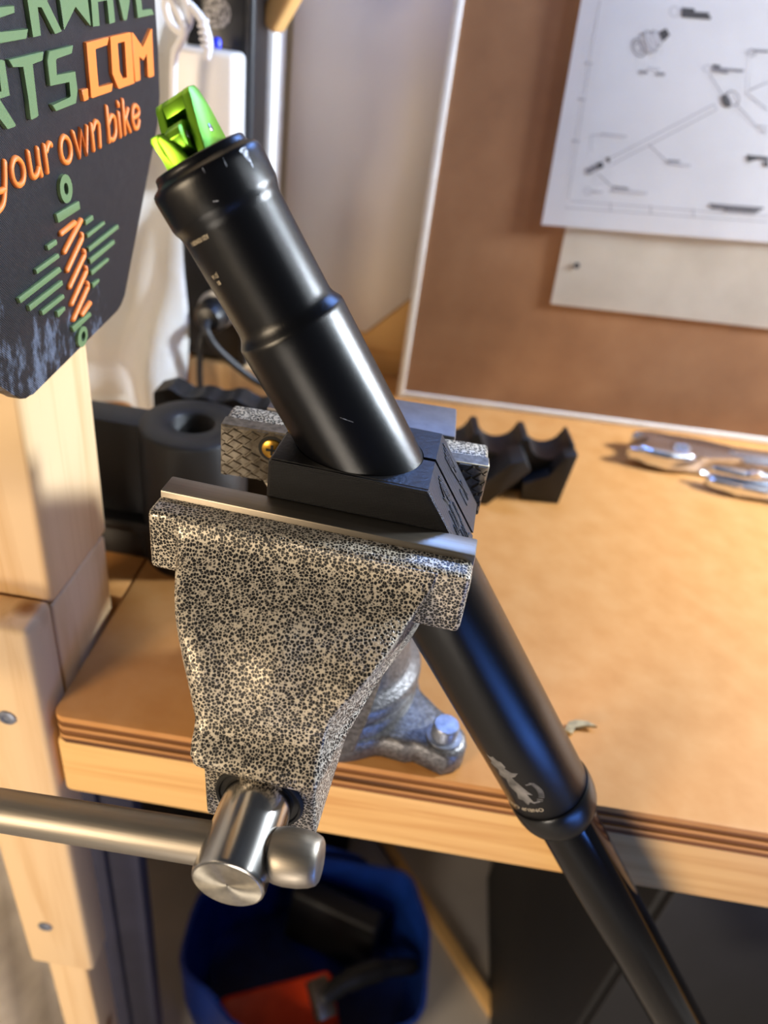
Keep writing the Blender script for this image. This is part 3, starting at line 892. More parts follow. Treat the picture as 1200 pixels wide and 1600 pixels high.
SIGN_BARS=[[(274.7,-76.1),(294.0,-75.0),(294.3,-78.1),(275.7,-79.5)],[(265.2,-85.2),(272.7,-84.7),(273.0,-86.6),(265.7,-87.2)],[(255.2,-91.2),(272.9,-89.9),(273.6,-91.7),(255.6,-93.1)],[(241.2,-97.3),(272.7,-94.9),(273.8,-97.0),(242.1,-99.6)],[(247.1,-101.9),(273.3,-100.2),(273.6,-102.2),(247.5,-104.2)],[(255.3,-106.5),(273.1,-105.6),(273.7,-107.4),(255.8,-108.6)],[(266.4,-110.4),(273.1,-110.6),(273.1,-112.0),(266.8,-113.1)],[(297.7,-83.2),(304.7,-82.4),(305.2,-84.4),(297.9,-85.2)],[(298.0,-88.5),(315.5,-87.1),(315.6,-88.5),(298.4,-90.3)],[(298.1,-93.9),(328.8,-91.3),(329.5,-93.1),(298.5,-95.9)],[(298.2,-98.5),(323.5,-96.7),(324.2,-98.5),(298.7,-100.9)],[(298.6,-103.6),(316.2,-102.6),(316.4,-104.1),(298.6,-105.6)],[(298.4,-108.8),(305.5,-108.8),(305.2,-110.1),(298.8,-111.0)],[(276.9,-120.4),(294.0,-119.7),(295.0,-121.6),(278.0,-123.1)]]
SIGN_RINGS=[[[(289.3,-69.7),(288.9,-71.2),(288.0,-72.5),(286.7,-73.5),(285.3,-73.9),(283.7,-73.9),(282.2,-73.4),(281.0,-72.4),(280.1,-71.1),(279.6,-69.6),(279.6,-68.0),(280.0,-66.6),(280.9,-65.3),(282.1,-64.4),(283.5,-63.9),(285.0,-63.9),(286.5,-64.4),(287.8,-65.3),(288.7,-66.6),(289.3,-68.1)],[(286.1,-69.2),(286.0,-69.9),(285.7,-70.4),(285.3,-70.8),(284.8,-71.0),(284.2,-71.1),(283.7,-70.9),(283.2,-70.5),(282.9,-69.9),(282.7,-69.3),(282.6,-68.6),(282.7,-68.0),(283.0,-67.4),(283.4,-67.0),(283.9,-66.8),(284.5,-66.8),(285.0,-67.0),(285.5,-67.3),(285.8,-67.9),(286.1,-68.5)]],[[(289.1,-129.0),(288.2,-130.1),(287.0,-131.0),(285.6,-131.5),(284.1,-131.6),(282.7,-131.3),(281.6,-130.6),(280.8,-129.7),(280.3,-128.5),(280.4,-127.2),(280.8,-125.9),(281.7,-124.8),(282.8,-124.0),(284.2,-123.4),(285.6,-123.3),(287.0,-123.6),(288.2,-124.2),(289.0,-125.2),(289.5,-126.4),(289.5,-127.7)],[(287.3,-128.1),(286.9,-128.7),(286.4,-129.1),(285.8,-129.4),(285.1,-129.5),(284.5,-129.4),(284.0,-129.1),(283.7,-128.7),(283.5,-128.1),(283.5,-127.4),(283.7,-126.8),(284.1,-126.2),(284.6,-125.8),(285.2,-125.5),(285.8,-125.4),(286.4,-125.5),(286.9,-125.8),(287.3,-126.2),(287.5,-126.8),(287.5,-127.5)]]]
SIGN_COILS=[[(277.2,-83.8),(289.2,-82.3)],[(278.1,-90.8),(294.6,-82.5)],[(278.7,-98.0),(293.7,-89.5),(294.0,-87.8)],[(279.1,-104.7),(294.4,-96.3),(294.5,-94.5)],[(279.1,-111.6),(294.6,-102.9),(294.7,-101.3)],[(279.2,-118.1),(294.6,-109.5),(294.7,-107.7)],[(287.0,-118.6),(295.2,-116.3)]]
SX, SY, SZ = -.149, .29, -.1353
sg = thing('shop_sign', 'black printed hanging sign with raised green and orange lettering at upper left', 'sign', (SX, SY, SZ))


def sl(p):
    return (p[0] - SY * 1000, p[1] - SZ * 1000)


bm = NB(); prism(bm, [sl(p) for p in SIGN_OUT], 0, 6, 'yz', .9)
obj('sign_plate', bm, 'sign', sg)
for grp, mt in ((SIGN_GREEN, 'green'), (SIGN_ORANGE, 'orange')):
    for lt in grp:
        bm = NB(); prism(bm, [sl(p) for p in lt[0]], 5.8, 7.5, 'yz', 0.18 if len(lt) == 1 else 0, holes=[[sl(p) for p in h] for h in lt[1:]], seg=1)
        obj('raised_letter', bm, mt, sg)
for lt in SIGN_ROUND:
    bm = NB()
    for pl in lt:
        P3 = [(6.2,) + sl(p) for p in pl]
        cl = math.hypot(P3[0][1] - P3[-1][1], P3[0][2] - P3[-1][2]) < .01
        tube(bm, P3 if cl or len(P3) < 3 else smooth_path(P3, 4) if len(P3) != 5 or lt is not SIGN_ROUND[5] else P3, 1.02, 12, flat=(0, 1.15))
    obj('raised_letter', bm, 'orange', sg)
for q in SIGN_BARS:
    bm = NB(); prism(bm, [sl(p) for p in q], 5.8, 7.3, 'yz', .3, seg=2)
    obj('emblem_bar', bm, 'green', sg)
for rr_ in SIGN_RINGS:
    bm = NB(); prism(bm, [sl(p) for p in rr_[0]], 5.8, 7.3, 'yz', holes=[[sl(p) for p in rr_[1]]])
    obj('emblem_ring', bm, 'green', sg)
for q in SIGN_COILS:
    bm = NB(); P3 = [(6.4,) + sl(p) for p in q]
    tube(bm, P3, 1.1, 12, flat=(0, 1.2))
    obj('emblem_coil', bm, 'orange', sg)

# ---------------------------------------------------------------- brown board with white edge, papers
BRot = R_(4.2)
bd = thing('display_board', 'brown hardboard panel with white edging standing at the back of the bench', 'board', (-.0155, .6465, BZ), (0, 0, BRot))
bm = NB(); box(bm, 4, 905, 0.8, 7, 4, 420, s=.001); obj('panel', bm, 'panel', bd)
bm = NB(); box(bm, -1, 5, -1, 9, 0, 424, .8); obj('edge_strip', bm, 'white', bd)
bm = NB(); box(bm, 5, 905, -1, 9, 0, 6, .8); obj('edge_strip', bm, 'white', bd)
BD = Matrix.Translation((-.0155, .6465, BZ)) @ Matrix.Rotation(BRot, 4, 'Z')


def sheet_mesh(corners, y_of, nx=24, nz=24, th=.0003):
    """thin paper: bilinear patch between four (x,z) corners in board coordinates, bulging by y_of(u,v)"""
    bm = NB(); V = []
    (a, b_, c, d) = corners
    for j in range(nz + 1):
        row = []
        for i in range(nx + 1):
            u, v = i / nx, j / nz
            x = (1 - v) * ((1 - u) * a[0] + u * b_[0]) + v * ((1 - u) * d[0] + u * c[0])
            z = (1 - v) * ((1 - u) * a[1] + u * b_[1]) + v * ((1 - u) * d[1] + u * c[1])
            row.append(bm.verts.new(Vector((x, y_of(u, v), z)) * .001))
        V.append(row)
    for j in range(nz):
        for i in range(nx):
            bm.faces.new([V[j][i], V[j][i + 1], V[j + 1][i + 1], V[j + 1][i]])
    bmesh.ops.solidify(bm, geom=bm.faces[:], thickness=th)
    return bm


# corners in board mm: bottom-left, bottom-right, top-right, top-left
P1 = [(96.5, 172), (306, 184), (290, 470), (80, 455)]
y1 = lambda u, v: -4.0 - 1.5 * math.sin(u * 3.0) * math.sin(v * 2.6 + .4)
pa = thing('paper_sheet', 'white sheet with a printed parts diagram, taped to the brown board on top', 'paper', (-.0155, .6465, BZ), (0, 0, BRot), 'papers pinned on the board')
obj('sheet', sheet_mesh(P1, y1), 'paper', pa)
P2 = [(121, 107.5), (330, 112), (322, 395), (106, 395)]
y2 = lambda u, v: -1.4 - .7 * math.sin(u * 9 + v * 4) * math.sin(v * 3.1)
pb = thing('paper_sheet', 'plain cream creased sheet with a punched hole, half hidden under the printed sheet', 'paper', (-.0155, .6465, BZ), (0, 0, BRot), 'papers pinned on the board')
obj('sheet', sheet_mesh(P2, y2), 'old_paper', pb)
bm = NB(); lathe(bm, [(-2.35, 2.6), (-2.6, 2.6), (-2.6, .1)], 20, cx=134.5, cy=143, axis='y')
obj('punched_hole', bm, 'ink_dark', pb, label='dark punched hole')


PP_LINES=[('L',0.5,[(100.6,326.4),(113.0,195.1)]),('L',0.5,[(114.9,193.3),(277.0,202.8)]),('L',0.5,[(112.2,187.7),(278.9,198.4)]),('L',1.2,[(100.3,287.7),(106.0,288.1)]),('L',1.2,[(101.6,264.4),(107.4,264.8)]),('L',1.2,[(104.7,236.1),(110.7,236.5)]),('L',0.8,[(147.3,196.3),(149.5,189.3)]),('L',0.8,[(180.0,198.6),(182.3,191.6)]),('L',0.8,[(214.9,200.6),(217.5,193.6)]),('I',0.5,[(192.7,292.9),(207.0,281.3)]),('I',0.5,[(222.0,275.3),(241.4,263.9),(245.3,264.4)]),('L',0.5,[(216.3,309.9),(225.1,287.0)]),('I',0.5,[(224.1,284.7),(244.4,275.9)]),('I',0.5,[(225.6,286.0),(238.3,293.2)]),('I',0.5,[(164.4,241.0),(182.1,231.5)]),('L',0.5,[(122.0,230.4),(118.6,242.1),(128.4,243.3)]),('I',0.5,[(131.8,215.5),(144.4,208.3)]),('L',0.6,[(137.7,228.1),(203.8,274.1)]),('L',0.6,[(139.8,223.5),(207.0,271.1)]),('L',0.5,[(203.8,274.1),(207.0,271.1)]),('D',2.2,[(159.2,328.2),(168.4,328.7)]),('D',2.2,[(159.9,326.3),(179.4,327.7)]),('D',2.0,[(160.4,324.8),(181.4,325.9)]),('D',1.8,[(193.3,297.9),(199.1,298.1)]),('I',1.8,[(193.9,296.3),(216.9,297.6)]),('I',1.5,[(194.4,295.1),(206.1,295.1)]),('I',1.8,[(141.2,287.4),(147.6,287.7)]),('L',1.8,[(146.8,290.3),(155.6,290.9)]),('I',1.8,[(154.0,287.9),(160.5,288.2)]),('L',1.6,[(125.6,243.6),(145.7,244.4)]),('I',1.6,[(182.6,232.1),(192.0,232.7)]),('L',1.6,[(183.2,230.4),(201.0,230.8)]),('I',1.6,[(146.0,207.8),(158.5,208.2)]),('L',1.8,[(146.6,205.7),(174.3,207.0)]),('L',1.8,[(130.0,202.5),(139.0,203.0)]),('I',1.6,[(226.0,205.3),(270.6,207.9)]),('D',1.6,[(228.1,203.4),(268.6,205.7)]),('I',1.5,[(239.9,202.6),(266.5,204.1)]),('I',1.5,[(219.2,310.8),(230.4,311.7)]),('L',1.8,[(244.0,264.2),(250.6,264.5)]),('L',1.8,[(246.4,261.6),(251.8,261.7)])]
PP_POLYS=[('D',[(147.5,312.9),(152.1,316.0),(156.2,312.4),(152.5,307.7)]),('L',[(138.0,309.0),(146.0,313.7),(151.7,308.1),(145.2,298.8)]),('L',[(146.0,308.1),(147.7,306.2),(149.0,304.2),(149.7,302.5),(149.8,301.1),(149.3,300.3),(148.1,300.2),(146.5,300.6),(144.6,301.6),(142.5,303.1),(140.6,304.9),(138.9,306.9),(137.6,308.9),(136.9,310.6),(136.8,311.9),(137.4,312.6),(138.5,312.8),(140.1,312.4),(142.0,311.4),(144.0,309.9)]),('D',[(214.1,278.9),(215.2,277.6),(216.0,276.3),(216.3,275.2),(216.2,274.2),(215.7,273.6),(214.8,273.3),(213.6,273.4),(212.2,274.0),(210.8,274.8),(209.5,276.0),(208.4,277.2),(207.7,278.5),(207.3,279.7),(207.4,280.6),(207.9,281.2),(208.8,281.5),(210.0,281.4),(211.4,280.8),(212.8,280.0)]),('D',[(127.7,222.5),(131.8,224.9),(134.6,221.5),(130.8,218.9)]),('I',[(120.7,217.8),(127.2,221.8),(130.2,218.5),(123.9,213.9)]),('D',[(134.4,227.7),(136.5,228.9),(138.4,225.8),(136.4,224.6)]),('D',[(241.4,244.1),(259.2,244.6),(260.4,241.6),(253.1,242.5),(244.2,238.9)]),('D',[(255.8,241.0),(260.7,241.1),(262.2,237.5),(257.7,238.2)])]
PP_RINGS=[('I',[(140.2,304.1),(141.5,302.5),(142.3,300.8),(142.5,299.2),(142.2,297.9),(141.3,296.9),(139.9,296.5),(138.2,296.6),(136.3,297.2),(134.4,298.3),(132.8,299.8),(131.5,301.4),(130.7,303.1),(130.5,304.7),(130.8,306.0),(131.8,306.9),(133.1,307.4),(134.8,307.3),(136.7,306.6),(138.5,305.6)],[(139.7,303.8),(140.8,302.4),(141.5,301.0),(141.7,299.6),(141.4,298.4),(140.6,297.6),(139.4,297.3),(137.9,297.4),(136.3,297.9),(134.7,298.8),(133.3,300.1),(132.2,301.5),(131.5,303.0),(131.3,304.3),(131.6,305.5),(132.4,306.2),(133.6,306.6),(135.1,306.5),(136.7,306.0),(138.2,305.1)]),('I',[(138.1,303.4),(138.8,302.4),(139.3,301.4),(139.5,300.5),(139.3,299.7),(138.7,299.2),(137.9,298.9),(136.9,299.0),(135.8,299.4),(134.7,300.0),(133.8,300.8),(133.0,301.8),(132.6,302.8),(132.4,303.7),(132.6,304.5),(133.1,305.0),(133.9,305.3),(134.9,305.2),(136.0,304.8),(137.1,304.2)],[(137.6,303.1),(138.2,302.3),(138.6,301.5),(138.7,300.8),(138.6,300.2),(138.2,299.8),(137.5,299.6),(136.7,299.6),(135.9,299.9),(135.0,300.4),(134.2,301.1),(133.6,301.9),(133.2,302.7),(133.1,303.4),(133.3,304.0),(133.7,304.4),(134.3,304.6),(135.1,304.6),(136.0,304.3),(136.9,303.8)]),('I',[(143.5,306.8),(145.0,305.0),(146.1,303.2),(146.6,301.6),(146.6,300.3),(145.9,299.5),(144.8,299.3),(143.2,299.6),(141.4,300.5),(139.4,301.8),(137.7,303.4),(136.1,305.2),(135.1,307.0),(134.6,308.6),(134.6,309.9),(135.3,310.7),(136.4,310.9),(138.0,310.6),(139.8,309.8),(141.7,308.5)],[(143.1,306.6),(144.4,305.1),(145.4,303.5),(145.9,302.0),(145.9,300.9),(145.3,300.2),(144.3,300.0),(142.9,300.3),(141.3,301.0),(139.6,302.2),(138.0,303.6),(136.7,305.2),(135.7,306.8),(135.3,308.2),(135.3,309.3),(135.9,310.0),(136.9,310.2),(138.3,310.0),(139.9,309.2),(141.5,308.1)]),('I',[(146.6,308.8),(148.2,307.0),(149.3,305.2),(149.9,303.6),(149.8,302.3),(149.2,301.5),(148.0,301.2),(146.4,301.5),(144.6,302.4),(142.7,303.7),(140.8,305.4),(139.3,307.2),(138.2,309.0),(137.7,310.7),(137.7,311.9),(138.3,312.7),(139.5,313.0),(141.1,312.6),(142.9,311.8),(144.8,310.5)],[(146.3,308.6),(147.6,307.0),(148.6,305.4),(149.1,304.0),(149.1,302.9),(148.5,302.1),(147.5,301.9),(146.1,302.2),(144.5,303.0),(142.8,304.2),(141.2,305.6),(139.8,307.2),(138.9,308.8),(138.4,310.2),(138.4,311.3),(139.0,312.0),(140.0,312.3),(141.4,312.0),(143.0,311.2),(144.7,310.1)]),('I',[(149.2,310.5),(150.4,309.0),(151.3,307.6),(151.7,306.3),(151.7,305.3),(151.2,304.7),(150.3,304.5),(149.0,304.7),(147.5,305.4),(146.0,306.4),(144.6,307.7),(143.4,309.2),(142.5,310.6),(142.1,311.9),(142.1,312.9),(142.6,313.5),(143.5,313.7),(144.8,313.5),(146.2,312.8),(147.8,311.8)],[(148.9,310.3),(149.9,309.0),(150.7,307.8),(151.1,306.7),(151.0,305.8),(150.6,305.3),(149.8,305.1),(148.7,305.3),(147.5,305.9),(146.1,306.8),(144.9,307.9),(143.9,309.2),(143.1,310.4),(142.7,311.5),(142.8,312.3),(143.2,312.9),(144.0,313.1),(145.1,312.8),(146.3,312.3),(147.6,311.4)]),('I',[(219.7,281.9),(220.9,280.4),(221.6,278.9),(221.8,277.4),(221.5,276.2),(220.7,275.3),(219.4,274.8),(217.8,274.9),(216.0,275.3),(214.3,276.3),(212.7,277.5),(211.5,279.0),(210.8,280.5),(210.6,281.9),(210.9,283.2),(211.8,284.0),(213.1,284.5),(214.7,284.5),(216.4,284.0),(218.1,283.1)],[(219.1,281.5),(220.2,280.3),(220.8,279.0),(221.0,277.8),(220.7,276.7),(220.0,276.0),(218.9,275.6),(217.5,275.6),(216.0,276.0),(214.6,276.8),(213.3,277.8),(212.2,279.1),(211.6,280.4),(211.4,281.6),(211.7,282.6),(212.5,283.4),(213.5,283.8),(214.9,283.8),(216.4,283.3),(217.8,282.6)]),('L',[(157.9,326.7),(158.1,325.7),(157.9,324.8),(157.4,324.0),(156.7,323.5),(155.7,323.2),(154.6,323.2),(153.5,323.5),(152.5,324.1),(151.7,324.9),(151.2,325.9),(151.0,326.9),(151.2,327.8),(151.7,328.6),(152.5,329.1),(153.5,329.4),(154.6,329.4),(155.7,329.1),(156.6,328.5),(157.4,327.7)],[(157.5,326.7),(157.6,325.8),(157.5,325.0),(157.0,324.4),(156.4,323.9),(155.5,323.6),(154.6,323.6),(153.6,323.9),(152.8,324.4),(152.1,325.1),(151.7,325.9),(151.5,326.8),(151.7,327.6),(152.1,328.3),(152.8,328.7),(153.6,329.0),(154.6,329.0),(155.5,328.7),(156.4,328.2),(157.0,327.5)]),('L',[(193.7,296.3),(193.8,295.6),(193.5,295.0),(192.9,294.4),(192.1,294.0),(191.0,293.8),(189.9,293.7),(188.8,293.9),(187.9,294.3),(187.2,294.8),(186.8,295.4),(186.7,296.1),(187.0,296.7),(187.6,297.3),(188.4,297.7),(189.4,297.9),(190.5,298.0),(191.6,297.8),(192.6,297.4),(193.3,296.9)],[(193.0,296.2),(193.1,295.7),(192.8,295.1),(192.4,294.7),(191.7,294.4),(190.9,294.2),(190.0,294.1),(189.1,294.3),(188.3,294.6),(187.8,295.0),(187.4,295.5),(187.4,296.0),(187.6,296.5),(188.1,297.0),(188.8,297.3),(189.6,297.5),(190.5,297.5),(191.3,297.4),(192.1,297.1),(192.7,296.7)]),('L',[(129.3,202.4),(129.4,201.5),(129.2,200.7),(128.8,200.0),(128.2,199.5),(127.4,199.3),(126.5,199.3),(125.6,199.6),(124.9,200.1),(124.2,200.9),(123.9,201.7),(123.8,202.6),(123.9,203.4),(124.4,204.1),(125.0,204.5),(125.8,204.8),(126.7,204.8),(127.6,204.5),(128.3,203.9),(128.9,203.2)],[(128.8,202.3),(128.8,201.6),(128.7,201.0),(128.4,200.4),(127.9,200.0),(127.2,199.8),(126.5,199.9),(125.8,200.1),(125.2,200.5),(124.7,201.1),(124.4,201.8),(124.3,202.5),(124.5,203.1),(124.8,203.7),(125.3,204.0),(126.0,204.2),(126.7,204.2),(127.4,204.0),(128.0,203.6),(128.5,203.0)]),('I',[(221.4,309.7),(221.6,309.0),(221.4,308.4),(221.0,307.8),(220.3,307.4),(219.4,307.1),(218.5,307.1),(217.5,307.3),(216.7,307.7),(216.0,308.3),(215.6,309.0),(215.4,309.7),(215.6,310.4),(216.0,310.9),(216.7,311.4),(217.6,311.6),(218.5,311.6),(219.5,311.4),(220.3,311.0),(221.0,310.4)],[(220.8,309.7),(221.0,309.1),(220.8,308.6),(220.5,308.1),(219.9,307.8),(219.2,307.6),(218.5,307.6),(217.7,307.7),(217.0,308.1),(216.5,308.5),(216.1,309.1),(216.0,309.6),(216.2,310.2),(216.5,310.6),(217.1,311.0),(217.8,311.1),(218.5,311.2),(219.3,311.0),(220.0,310.7),(220.5,310.2)])]


def on_paper(p):
    u, v = (p[0] - P1[0][0]) / 210, (p[1] - P1[0][1]) / 285
    return Vector((p[0], y1(min(max(u, 0), 1), min(max(v, 0), 1)) - .35, p[1])) * .001


def stroke(bm, a, b_, w):
    A_, B_ = Vector(a), Vector(b_); d = (B_ - A_)
    k = max(1, int(d.length / 12)); nrm = Vector((-d.y, d.x)).normalized() * w / 2
    prev = None
    for i in range(k + 1):
        c = A_ + d * i / k
        cur = [bm.verts.new(on_paper(c + nrm)), bm.verts.new(on_paper(c - nrm))]
        if prev:
            bm.faces.new([prev[0], prev[1], cur[1], cur[0]])
        prev = cur


for sh, mt in (('L', 'ink_light'), ('I', 'ink'), ('D', 'ink_dark')):
    bm = NB()
    for (k, w, l) in PP_LINES:
        if k == sh:
            for i in range(len(l) - 1):
                stroke(bm, l[i], l[i + 1], w)
    for (k, l) in PP_POLYS:
        if k == sh:
            bm.faces.new([bm.verts.new(on_paper(q)) for q in l])
    for (k, l, h) in PP_RINGS:
        if k == sh:
            A_ = [bm.verts.new(on_paper(q)) for q in l]; B_ = [bm.verts.new(on_paper(q)) for q in h]
            for i in range(len(l)):
                j = (i + 1) % len(l); bm.faces.new([A_[i], A_[j], B_[j], B_[i]])
    obj('printed_diagram', bm, mt, pa, kind='stuff')


# ---------------------------------------------------------------- black printed holder, rack, cradle
bk = thing('printed_holder', 'black printed plastic tool holder with a round socket, standing left behind the vise', 'tool holder', (-.123, .369, BZ))
bm = NB()
prism(bm, [(-130, -13), (-25, -13), (-25, 9), (-130, 9)], 30, 91.6, 'xy', 1.2)
obj('arm', bm, 'print', bk)
bm = NB()
lathe(bm, [(0, 11.5), (0, 30.5), (1, 31), (90, 31), (91.5, 30.2), (92, 29), (92, 12.7), (91, 11.7), (60, 11.5), (0, 11.5)], 64, close=False)
obj('socket', bm, 'print', bk, deg=50)
bm = NB(); box(bm, -130, 22, -17, 30, 0, 22, 1.5); box(bm, -130, 20, -22, 30, 22, 30, 2.0)
obj('foot', bm, 'print', bk)
bm = NB(); lathe(bm, [(-28.6, 6), (-28.6, 4), (-20, 3.8)], 24, cx=13, cy=63, axis='y'); obj('side_hole', bm, 'dark', bk)
rk = thing('printed_rack', 'low black scalloped rack behind the printed tool holder', 'rack', (-.12, .44, BZ))
bm = NB()
pts = [(-52, 0), (56, 0), (56, 76)]
for k in range(21):
    x = 54 - k * 5.2
    pts.append((x, 77 + 2.2 * math.sin(k * 1.5) + 1.2 * math.sin(k * .7 + 1)))
prism(bm, pts, -10, 10, 'xz', .4)
obj('rack_body', bm, 'print', rk)

cr = thing('printed_cradle', 'black printed plastic cradle with scalloped top, on the bench right of the clamp', 'cradle', (.083, .515, BZ), (0, 0, R_(6)))


def cradle(par, x0, n, w, y0, y1, h):
    bm = NB()
    pts = [(x0, 0), (x0 + n * w, 0), (x0 + n * w, h)]
    for k in reversed(range(n)):
        c = x0 + (k + .5) * w
        for q in range(0, 11):
            a = math.pi * q / 10
            pts.append((c + (w / 2 - 2.6) * math.cos(a), h - (w / 2 - 3.5) * math.sin(a)))
        pts.append((x0 + k * w, h))
    prism(bm, pts, y0, y1, 'xz', .5)
    return bm


obj('scalloped_body', cradle(cr, -70, 3, 38, -8, 22, 46), 'print', cr)
bm = NB(); prism(bm, [(-40, 0), (-18, 0), (8, 34), (2, 42), (-8, 38)], -34, -8.2, 'xz', 1.0); obj('slanted_arm', bm, 'print', cr)
bm = NB(); prism(bm, [(10, 0), (40, 0), (44, 45), (34, 42), (28, 24), (8, 16)], -22, -8.2, 'xz', 1.0); obj('end_jaw', bm, 'print', cr)

# ---------------------------------------------------------------- chrome adjustable wrench and pliers


def rot2(p, a):
    return (p[0] * math.cos(a) - p[1] * math.sin(a), p[0] * math.sin(a) + p[1] * math.cos(a))


wr = thing('adjustable_wrench', 'chrome adjustable wrench lying on the bench below the brown board, jaws to the left', 'wrench', (.222, .598, BZ), (0, 0, R_(3)))
bm = NB()
prism(bm, [(-14, -18), (4, -22), (22, -19), (38, -13), (70, -10), (190, -12), (200, -6), (200, 8), (190, 14), (70, 11), (40, 13), (24, 19), (8, 24), (-6, 25), (-20, 20), (-24, 12), (-8, 10), (-4, 4), (-8, -2), (-24, -4), (-24, -12)], 2, 19, 'xy', 5, seg=4)
obj('wrench_body', bm, 'chrome', wr, deg=50)
bm = NB(); prism(bm, [(-30, -14), (-14, -16), (-4, -10), (-6, -3), (-22, -5), (-31, -7)], 5, 17, 'xy', 2.5, seg=3); obj('sliding_jaw', bm, 'chrome', wr)
bm = NB(); lathe(bm, [(0, 4.5), (1, 6)] + [(1 + k, 6.2 - .8 * (k % 2)) for k in range(1, 14)] + [(15, 4.5)], 20, axis='x'); obj('worm_screw', bm, 'chrome', wr, (.008, -.004, .0175))
bm = NB(); prism(bm, [(66, -4), (180, -5), (184, 0), (180, 6), (66, 5), (60, 0)], 18.8, 20.2, 'xy', .6); obj('handle_panel', bm, 'chrome', wr)
pl = thing('locking_pliers', 'chrome locking pliers lying on the bench at right edge in front of the wrench', 'pliers', (.300, .562, BZ), (0, 0, R_(-3)))
bm = NB()
prism(bm, [(-46, -2), (-40, -7), (-18, -10), (4, -10), (20, -6), (120, -12), (124, -6), (24, 2), (4, 6), (-16, 6), (-42, 3)], 2, 12, 'xy', 3.5, seg=3)
obj('lower_handle', bm, 'chrome', pl, deg=50)
bm = NB()
prism(bm, [(-42, 1), (-16, -2), (10, 2), (30, 5), (122, 5), (122, 13), (28, 14), (0, 11), (-24, 8), (-44, 6)], 9, 20, 'xy', 3.5, seg=3)
obj('upper_handle', bm, 'chrome', pl, deg=50)
bm = NB(); lathe(bm, [(19.5, 6), (22.5, 5.6), (23.5, 4), (23.5, .2)], 24, cx=-6, cy=3); obj('rivet', bm, 'chrome', pl)

# wood chip
bm = NB()
prism(bm, [(-9, -4), (-5, -6), (-3, -1), (2, 1), (9, 1), (4, 4), (-2, 4), (-6, 2)], 0.4, 2.6, 'xy', .4)
for v in bm.verts:
    v.co.z += max(0, .00012 * (v.co.x * 1000)) + .0002
ch = obj('wood_chip', bm, 'chip', None, (.1146, .272, BZ + ZO))
ch['label'] = 'small loose curl of wood chip on the bench right of the slanting tube'; ch['category'] = 'wood chip'

# ---------------------------------------------------------------- things at the back left
pbk = thing('pine_block', 'short pale pine block on the bench under the black power strip', 'wood block', (-.150, .592, BZ))
bm = NB(); box(bm, -38, 62, -36, 40, 0, 46, 1.5); obj('block', bm, 'post', pbk)

ps = thing('power_strip', 'tall black power strip with round grey label, standing on the pine block', 'power strip', (-.166, .585, BZ + .0465))
bm = NB(); box(bm, -28, 24, -26, 26, 0, 340, 6, 3); obj('housing', bm, 'black_plastic', ps)
bm = NB(); box(bm, 19, 26, -29, -20, 0, 340, 2.5, 3); obj('side_rail', bm, 'rubber', ps)
bm = NB(); lathe(bm, [(-26, 9), (-26.5, 9), (-26.6, 8.6), (-26.6, .2)], 36, cx=1, cy=240, axis='y')
obj('round_label', bm, 'label_grey', ps, label='round grey speckled label')
for z in (44,):
    bm = NB(); lathe(bm, [(-26, 15), (-28.5, 14.8), (-29, 13.6), (-29, 11.2), (-27, 10.8), (-27, .2)], 36, cx=1, cy=z, axis='y')
    so = obj('socket', bm, 'white_plastic', ps, label='round white socket')
    bm = NB()
    for dx in (-3, 3):
        lathe(bm, [(-27.3, 1.6), (-27.6, .1)], 12, cx=1 + dx, cy=z, axis='y')
    obj('socket_hole', bm, 'dark', so)
bm = NB(); box(bm, 4, 16, -26.6, -26, 213, 217); obj('small_print', bm, 'ink', ps)
pg = thing('power_plug', 'black power plug with hanging cable, in lower socket of the power strip', 'plug', (-.165, .555, BZ + .09))
bm = NB(); lathe(bm, [(0, 12), (-4, 13), (-16, 12.5), (-22, 9), (-24, .3)], 30, axis='y'); obj('plug_body', bm, 'black_plastic', pg)
bm = NB(); tube(bm, smooth_path([(0, -20, 0), (2, -32, -4), (12, -30, -20), (40, -22, -44), (70, -18, -52)], 6), 3, 10); obj('cable', bm, 'rubber', pg, label='thick grey cable running right')
bm = NB(); tube(bm, smooth_path([(0, -20, -2), (-2, -32, -14), (-4, -30, -50), (0, -26, -72), (-6, -26, -88)], 6), 2.4, 10); obj('cable', bm, 'rubber', pg)

cg = thing('charger', 'white boxy charger plugged into the upper part of the black power strip', 'charger', (-.166, .555, -.105))
bm = NB(); box(bm, -21, 21, -26, 4, 0, 73, 4, 4); obj('charger_body', bm, 'white_plastic', cg)
bm = NB(); lathe(bm, [(0, 3.0), (4, 3.0), (5.5, 2.2), (6, .3)], 20, cx=6, cy=-14); obj('indicator', bm, 'blue', cg, (0, 0, .074), label='blue indicator lamp')
cb = thing('white_cable', 'knotted white cable hanging in front of the white charger', 'cable', (-.168, .515, -.10))
bm = NB()
pth = smooth_path([(4, -2, 150), (2, -4, 118), (-6, -8, 98), (-13, -6, 90), (-11, -4, 80), (-3, -8, 76), (3, -10, 84), (-1, -11, 95), (-8, -10, 92), (-2, -13, 84), (0, -12, 76), (-7, -10, 64), (-9, -9, 40), (-9, -8, 2), (-8, -8, -30)], 7)
tube(bm, pth, 2.3, 10); obj('cable', bm, 'white_cable', cb)
bm = NB(); tube(bm, smooth_path([(3, -10, 90), (10, -11, 84), (14, -11, 74), (13, -11, 66)], 5), 2.6, 10)
for k in range(5):
    lathe(bm, [(70 + k * 3.2, 2.6), (70.6 + k * 3.2, 3.6), (71.8 + k * 3.2, 3.6), (72.4 + k * 3.2, 2.6)], 14, cx=12.6 - k * .5, cy=-11)
obj('strain_relief', bm, 'white_cable', cb)
bm = NB(); tube(bm, smooth_path([(12, -8, -30), (20, -10, -12), (29, -11, 4), (34, -10, 9)], 5), 1.8, 8); obj('cable_end', bm, 'white_cable', cb)

